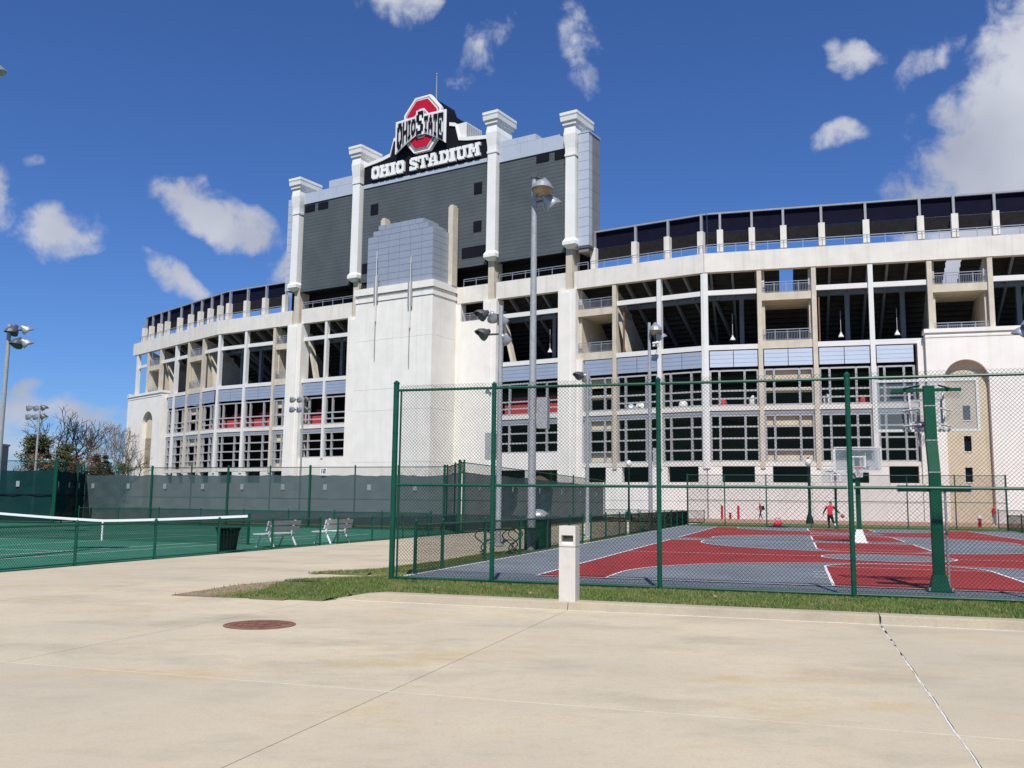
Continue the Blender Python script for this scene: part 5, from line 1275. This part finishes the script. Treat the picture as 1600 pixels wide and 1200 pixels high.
def hand(J, E, Zn, side, w, d, out, m):
    "palm and five bent fingers from wrist point w along d, thumb towards out"
    w = Vector(w); d = Vector(d).normalized(); o = Vector(out).normalized(); n = d.cross(o).normalized()
    pk = 'palm' + side; p = w + d * .075; J[pk] = (*p, .026); E.append(('wrist' + side, pk)); Zn[('wrist' + side, pk)] = m
    for i, (k, l) in enumerate((('a', .075), ('b', .085), ('c', .08), ('e', .062))):
        r = p + d * .035 + o * (.032 - .021 * i); f1 = r + d * l * .5 + n * .008; f2 = r + d * l * .92 + n * .028
        for nm, q, rad in (('r', r, .0095), ('m', f1, .009), ('t', f2, .0075)): J[k + nm + side] = (*q, rad)
        for a, b in ((pk, k + 'r' + side), (k + 'r' + side, k + 'm' + side), (k + 'm' + side, k + 't' + side)): E.append((a, b)); Zn[(a, b)] = m
    t1 = w + d * .05 + o * .045; t2 = t1 + d * .03 + o * .025; J['th1' + side] = (*t1, .011); J['th2' + side] = (*t2, .009)
    for a, b in ((pk, 'th1' + side), ('th1' + side, 'th2' + side)): E.append((a, b)); Zn[(a, b)] = m
def body(pose, mats_, hands):
    J = dict(pose); E = []; Z = {}
    for a, b, m in (('pelvis', 'belly', 'top'), ('belly', 'chest', 'top'), ('chest', 'neck', 'top'), ('neck', 'chin', 'skin'), ('chin', 'head', 'skin'), ('head', 'crown', 'hair'), ('chin', 'nose', 'skin'),
                    ('chest', 'shL', 'top'), ('shL', 'elL', 'sleeve'), ('elL', 'wristL', 'fore'), ('chest', 'shR', 'top'), ('shR', 'elR', 'sleeve'), ('elR', 'wristR', 'fore'),
                    ('pelvis', 'hipL', 'leg'), ('hipL', 'knL', 'leg'), ('knL', 'anL', 'shin'), ('anL', 'toeL', 'shoe'), ('pelvis', 'hipR', 'leg'), ('hipR', 'knR', 'leg'), ('knR', 'anR', 'shinR' if 'shinR' in mats_ else 'shin'), ('anR', 'toeR', 'shoe')):
        if a in J and b in J: E.append((a, b)); Z[(a, b)] = mats_[m]
    for s_, d, o in hands: hand(J, E, Z, s_, J['wrist' + s_][:3], d, o, mats_['skin'])
    return J, E, Z
# the player: seen from behind, running to the right of the far hoop with the ball at his right hand
pose = {'pelvis': (0, 0, .93, .135), 'belly': (0, .03, 1.12, .135), 'chest': (.0, .08, 1.36, .15), 'neck': (.02, .11, 1.52, .062), 'chin': (.03, .15, 1.60, .075), 'head': (.035, .15, 1.68, .092), 'crown': (.035, .14, 1.755, .07), 'nose': (.05, .255, 1.645, .016),
        'shL': (-.19, .08, 1.43, .075), 'elL': (-.33, .06, 1.19, .055), 'wristL': (-.42, .16, 1.02, .036), 'shR': (.2, .08, 1.43, .075), 'elR': (.37, .1, 1.22, .055), 'wristR': (.53, .2, 1.06, .036),
        'hipL': (-.09, 0, .86, .105), 'knL': (-.10, .12, .49, .07), 'anL': (-.07, .02, .11, .045), 'toeL': (-.06, .17, .04, .042), 'hipR': (.09, 0, .86, .105), 'knR': (.16, .10, .50, .07), 'anR': (.30, -.28, .42, .045), 'toeR': (.33, -.36, .28, .042)}
J, E, Z = body(pose, dict(top=M_vest, skin=M_skin, hair=M_hair, sleeve=M_navy, fore=M_navy, leg=M_shorts, shin=M_shorts, shinR=M_shorts, shoe=M_shoe), [('L', (-.2, .5, -.8), (.3, .8, .3)), ('R', (.6, .35, -.7), (-.4, .8, .1))])
pm = SITE.mtx(9.5, 43.6, GZ + .018, -.15)
player = person('person', 'basketball player in red vest and dark sleeves dribbling on the far court', pm, J, E, Z)
o = MB().lathe([(.12 * sin(pi * i / 12) + .001, -.12 * cos(pi * i / 12)) for i in range(13)], 18, (0, 0, 0)).build('basketball', M_ball, None, mtx=pm @ Matrix.Translation((.69, .31, .88)), smooth=True); tag(o, "orange basketball at the dribbling player's right hand", 'ball')
mb = MB()
for ax in ((1, 0, 0), (0, 1, 0), (.6, .6, .5)):
    a = Vector(ax).normalized(); x = a.orthogonal().normalized(); y = a.cross(x); mb.tube([(x * cos(2 * pi * i / 20) + y * sin(2 * pi * i / 20)) * .1205 for i in range(21)], .003, 3)
mb.build('seam', M_black, o, mtx=pm @ Matrix.Translation((.69, .31, .88)))
# the walker with a rucksack in front of the wall, going left
pose = {'pelvis': (0, 0, .95, .125), 'belly': (0, .01, 1.13, .12), 'chest': (0, .03, 1.36, .14), 'neck': (0, .05, 1.52, .058), 'chin': (0, .10, 1.60, .07), 'head': (0, .09, 1.68, .09), 'crown': (0, .07, 1.75, .07), 'nose': (0, .195, 1.645, .016),
        'shL': (-.18, .03, 1.43, .07), 'elL': (-.22, -.02, 1.16, .05), 'wristL': (-.21, .18, 1.06, .034), 'shR': (.18, .03, 1.43, .07), 'elR': (.22, .0, 1.16, .05), 'wristR': (.18, .22, 1.12, .034),
        'hipL': (-.09, 0, .88, .1), 'knL': (-.09, .13, .5, .068), 'anL': (-.09, .2, .1, .044), 'toeL': (-.09, .36, .05, .04), 'hipR': (.09, 0, .88, .1), 'knR': (.09, .0, .5, .068), 'anR': (.09, -.2, .13, .044), 'toeR': (.09, -.06, .04, .04)}
J, E, Z = body(pose, dict(top=M_vest, skin=M_skin, hair=M_hair, sleeve=M_vest, fore=M_skin, leg=M_jeans, shin=M_jeans, shoe=M_shoe), [('L', (.1, .9, -.2), (.6, 0, .7)), ('R', (-.1, .9, .0), (-.6, 0, .7))])
wm = SITE.mtx(3.9, 85.4, GZ - .03, pi / 2 + .25)
walker = person('person', 'walker in red shirt and jeans carrying a rucksack past the wall', wm, J, E, Z)
t = empty('rucksack', wm @ Vector((0, -.2, 1.05)), 0, "dark rucksack on the walker's back", 'rucksack')
MB().plan([(-.16, -.30), (-.1, -.35), (.1, -.35), (.16, -.30), (.16, -.12), (-.16, -.12)], 1.02, 1.46).build('bag_body', M_navy, t, mtx=wm)
MB().plan([(-.12, -.40), (.12, -.40), (.12, -.352), (-.12, -.352)], 1.06, 1.28).build('front_pocket', M_shorts, t, mtx=wm)
for x in (-.11, .11): MB().tube([(x, -.12, 1.44), (x, .03, 1.53), (x, .17, 1.42), (x, .12, 1.15), (x, -.11, 1.06)], .018, 5).build('strap', M_shorts, t, mtx=wm)
# a person in red walking at the right beyond the far corner
J, E, Z = body(pose, dict(top=M_vest, skin=M_skin, hair=M_vest, sleeve=M_vest, fore=M_vest, leg=mat('grey_cloth', (.18, .19, .2), .85, 0), shin=MATS['grey_cloth'], shoe=M_shoe), [('L', (.1, .9, -.2), (.6, 0, .7)), ('R', (-.1, .9, .0), (-.6, 0, .7))])
person('person', 'person in red top and grey trousers beyond the far right court corner', SITE.mtx(23.35, 70.0, GZ - .03, -1.2), J, E, Z)

# ------------------------------------------------------------------ trees
def bare_tree(label, x, y, h, spread, seed, m, depth=7, lean=0, trunks=3, twig=.02, group='bare trees at the left', r0=.32, start=.18):
    rg = random.Random(seed); t = empty('bare_tree', (x, y, 0), 0, label, 'tree', group); tr = MB(); cr = MB()
    def grow(p, d, l, r, k):
        n = 3; q = p
        for i in range(n):
            d = (d + Vector((rg.uniform(-1, 1), rg.uniform(-1, 1), rg.uniform(-.3, .6))) * (.13 if k < 3 else .2)).normalized(); e = q + d * l / n
            ra, rb = r * (1 - .28 * i / n), r * (1 - .28 * (i + 1) / n)
            (tr if k < 2 else cr).bar(q, e, ra, 6 if k < 2 else (4 if k < 4 else 3), rb, cap=False); q = e
            if k >= 2 and k < depth and rg.random() < .5:
                ax = Vector((rg.uniform(-1, 1), rg.uniform(-1, 1), rg.uniform(-.2, .8))).normalized(); grow(q, (d * .6 + ax * .8).normalized(), l * rg.uniform(.35, .6), rb * .45, k + 2)
        if k >= depth or l < .25: return
        for j in range(rg.choice((2, 2, 3)) if k < 4 else 2):
            th = rg.uniform(0, 2 * pi); a = rg.uniform(.35, .75); x_ = d.orthogonal().normalized(); y_ = d.cross(x_); nd = d * cos(a) + (x_ * cos(th) + y_ * sin(th)) * sin(a); nd.x *= spread; nd.y *= spread; nd.z += .10
            grow(q, nd.normalized(), l * rg.uniform(.68, .9), max(twig, r * .66), k + 1)
    base = Vector((0, 0, 0)); tr.bar((0, 0, 0), (lean * .3, 0, h * start), r0 * 1.25, 8, r0, cap=False); top = Vector((lean * .3, 0, h * start))
    for i in range(trunks):
        a = 2 * pi * i / max(trunks, 1) + rg.uniform(-.3, .3); s_ = .42 if trunks > 1 else .1
        grow(top, Vector((cos(a) * s_ + lean * .2, sin(a) * s_, 1)).normalized(), h * .235, r0 * .62, 1)
    tr.build('trunk', m, t, mtx=WM[t.name]); cr.build('crown', m, t, mtx=WM[t.name])
bare_tree('large dark bare tree with spreading crown behind the tennis fence', -56.8, 118, 12.4, 1.15, 21, M_trunk, 7, twig=.026, r0=.38)
bare_tree('leaning bare tree right of the large dark one', -53.5, 126, 9.0, 1.1, 8, M_trunk, 6, lean=2.2, trunks=2, r0=.22)
bare_tree('pale bare tree close to the left arch tower', -70.5, 165, 13.5, .85, 14, M_trunkp, 7, trunks=3, r0=.28, twig=.034)
bare_tree('small pale bare tree at the far left edge', -100, 190, 8.0, 1.0, 31, M_trunkp, 6, trunks=3, r0=.2, twig=.035)
def leafy(name, label, x, y, h, w, seed, cols, n, cone=True, group=None, cat='tree', trunk=True, size=.22, zmin=.08):
    rg = random.Random(seed); t = empty(name, (x, y, 0), 0, label, cat, group); V = []; F = []
    clumps = []
    for i in range(46):
        zf = rg.uniform(zmin, 1) ** .8; rad = w * ((1 - zf) * .95 + .12) if cone else w * sqrt(max(.05, 1 - (zf - .35) ** 2 / .5)); a = rg.uniform(0, 2 * pi); r = rad * sqrt(rg.uniform(.2, 1))
        clumps.append((r * cos(a), r * sin(a), zf * h, rg.uniform(.4, .95) * w * .36))
    for i in range(n):
        c = rg.choice(clumps); s_ = size * rg.uniform(.5, 1.2); p = Vector((c[0] + rg.gauss(0, c[3] * .5), c[1] + rg.gauss(0, c[3] * .5), max(.05, c[2] + rg.gauss(0, c[3] * .38))))
        d1 = Vector((rg.uniform(-1, 1), rg.uniform(-1, 1), rg.uniform(-.6, 1))).normalized(); d2 = d1.orthogonal().normalized(); i0 = len(V)
        V += [p - d1 * s_ - d2 * s_ * .3, p + d2 * s_ * .35, p + d1 * s_, p - d2 * s_ * .35]; F.append((i0, i0 + 1, i0 + 2, i0 + 3))
    MB().add(V, F).build('crown', cols, t, mtx=WM[t.name])
    if trunk:
        mb = MB(); mb.bar((0, 0, 0), (0, 0, h * .8), .16, 7, .05)
        for i in range(7): a = rg.uniform(0, 6.28); z = h * rg.uniform(.2, .7); mb.bar((0, 0, z), (cos(a) * w * .6, sin(a) * w * .6, z + .5), .05, 4, .02)
        mb.build('trunk', M_trunk, t, mtx=WM[t.name])
L_pine = blade_mat('pine_needles', (.030, .045, .016), (.055, .07, .022), (.095, .085, .035)); L_red = blade_mat('reddish_brush', (.075, .04, .022), (.12, .07, .038), (.17, .11, .055)); L_bush = blade_mat('dark_bush', (.022, .03, .014), (.04, .045, .02), (.06, .055, .028)); L_gr = blade_mat('green_bush', (.05, .07, .02), (.08, .10, .03), (.12, .12, .05))
leafy('evergreen_tree', 'bushy dark evergreen tree left of the large bare tree', -56.3, 110, 8.7, 3.3, 4, L_pine, 7500, size=.2); leafy('evergreen_tree', 'small dark evergreen between the light pole and the bare tree', -53.7, 112, 7.7, 2.6, 6, L_pine, 4500, size=.2)
leafy('brush', 'reddish brown brush under the large bare tree', -51.7, 112, 6.9, 3.3, 9, L_red, 7500, False, None, 'shrub', False, .16, .02); leafy('brush', 'brown brush between the evergreens and the bare tree', -55.0, 108, 6.3, 2.4, 13, L_red, 4600, False, None, 'shrub', False, .16, .02)
leafy('bush', 'dark rounded bush right of the large bare tree', -49.6, 112, 6.5, 1.7, 10, L_bush, 4200, False, None, 'shrub', False, .17, .02); leafy('bush', 'green bush at the foot of the left arch tower', -51.8, 122, 5.9, 2.2, 17, L_gr, 4000, False, None, 'shrub', False, .17, .02)
# far off woods on the skyline, one mass
rg = random.Random(40); mb = MB()
for i in range(520):
    a = rg.uniform(-1.35, 1.35); d = rg.uniform(420, 600); x, y = d * sin(a), d * cos(a); h = rg.uniform(6, 12)
    for k in range(7):
        q = (x + rg.uniform(-3, 3), y + rg.uniform(-3, 3), h * rg.uniform(.55, 1.0)); mb.bar((x + rg.uniform(-.5, .5), y, 0), q, .35, 3, .06, cap=False)
o = mb.build('far_woods', M_trunkp, None); tag(o, 'distant bare woods along the skyline', 'woods', None, 'stuff')
# a sliver of a dark building at the far left edge
t = empty('far_building', (-168, 300, 0), 0, 'dark distant building at the left edge of the picture', 'building')
MB().box(-12, 2.0, -6, 6, 0, 18).build('wall', M_sbs, t, mtx=WM[t.name]); MB().box(-12.3, 2.3, -6.3, 6.3, 18, 18.6).build('roof', M_steelg, t, mtx=WM[t.name])
for k in range(4):
    for i in range(4): MB().box(-10.6 + i * 3.2, -8.8 + i * 3.2, -6.08, -6.0, 2.5 + k * 4, 4.7 + k * 4).build('window', M_screen, t, mtx=WM[t.name])
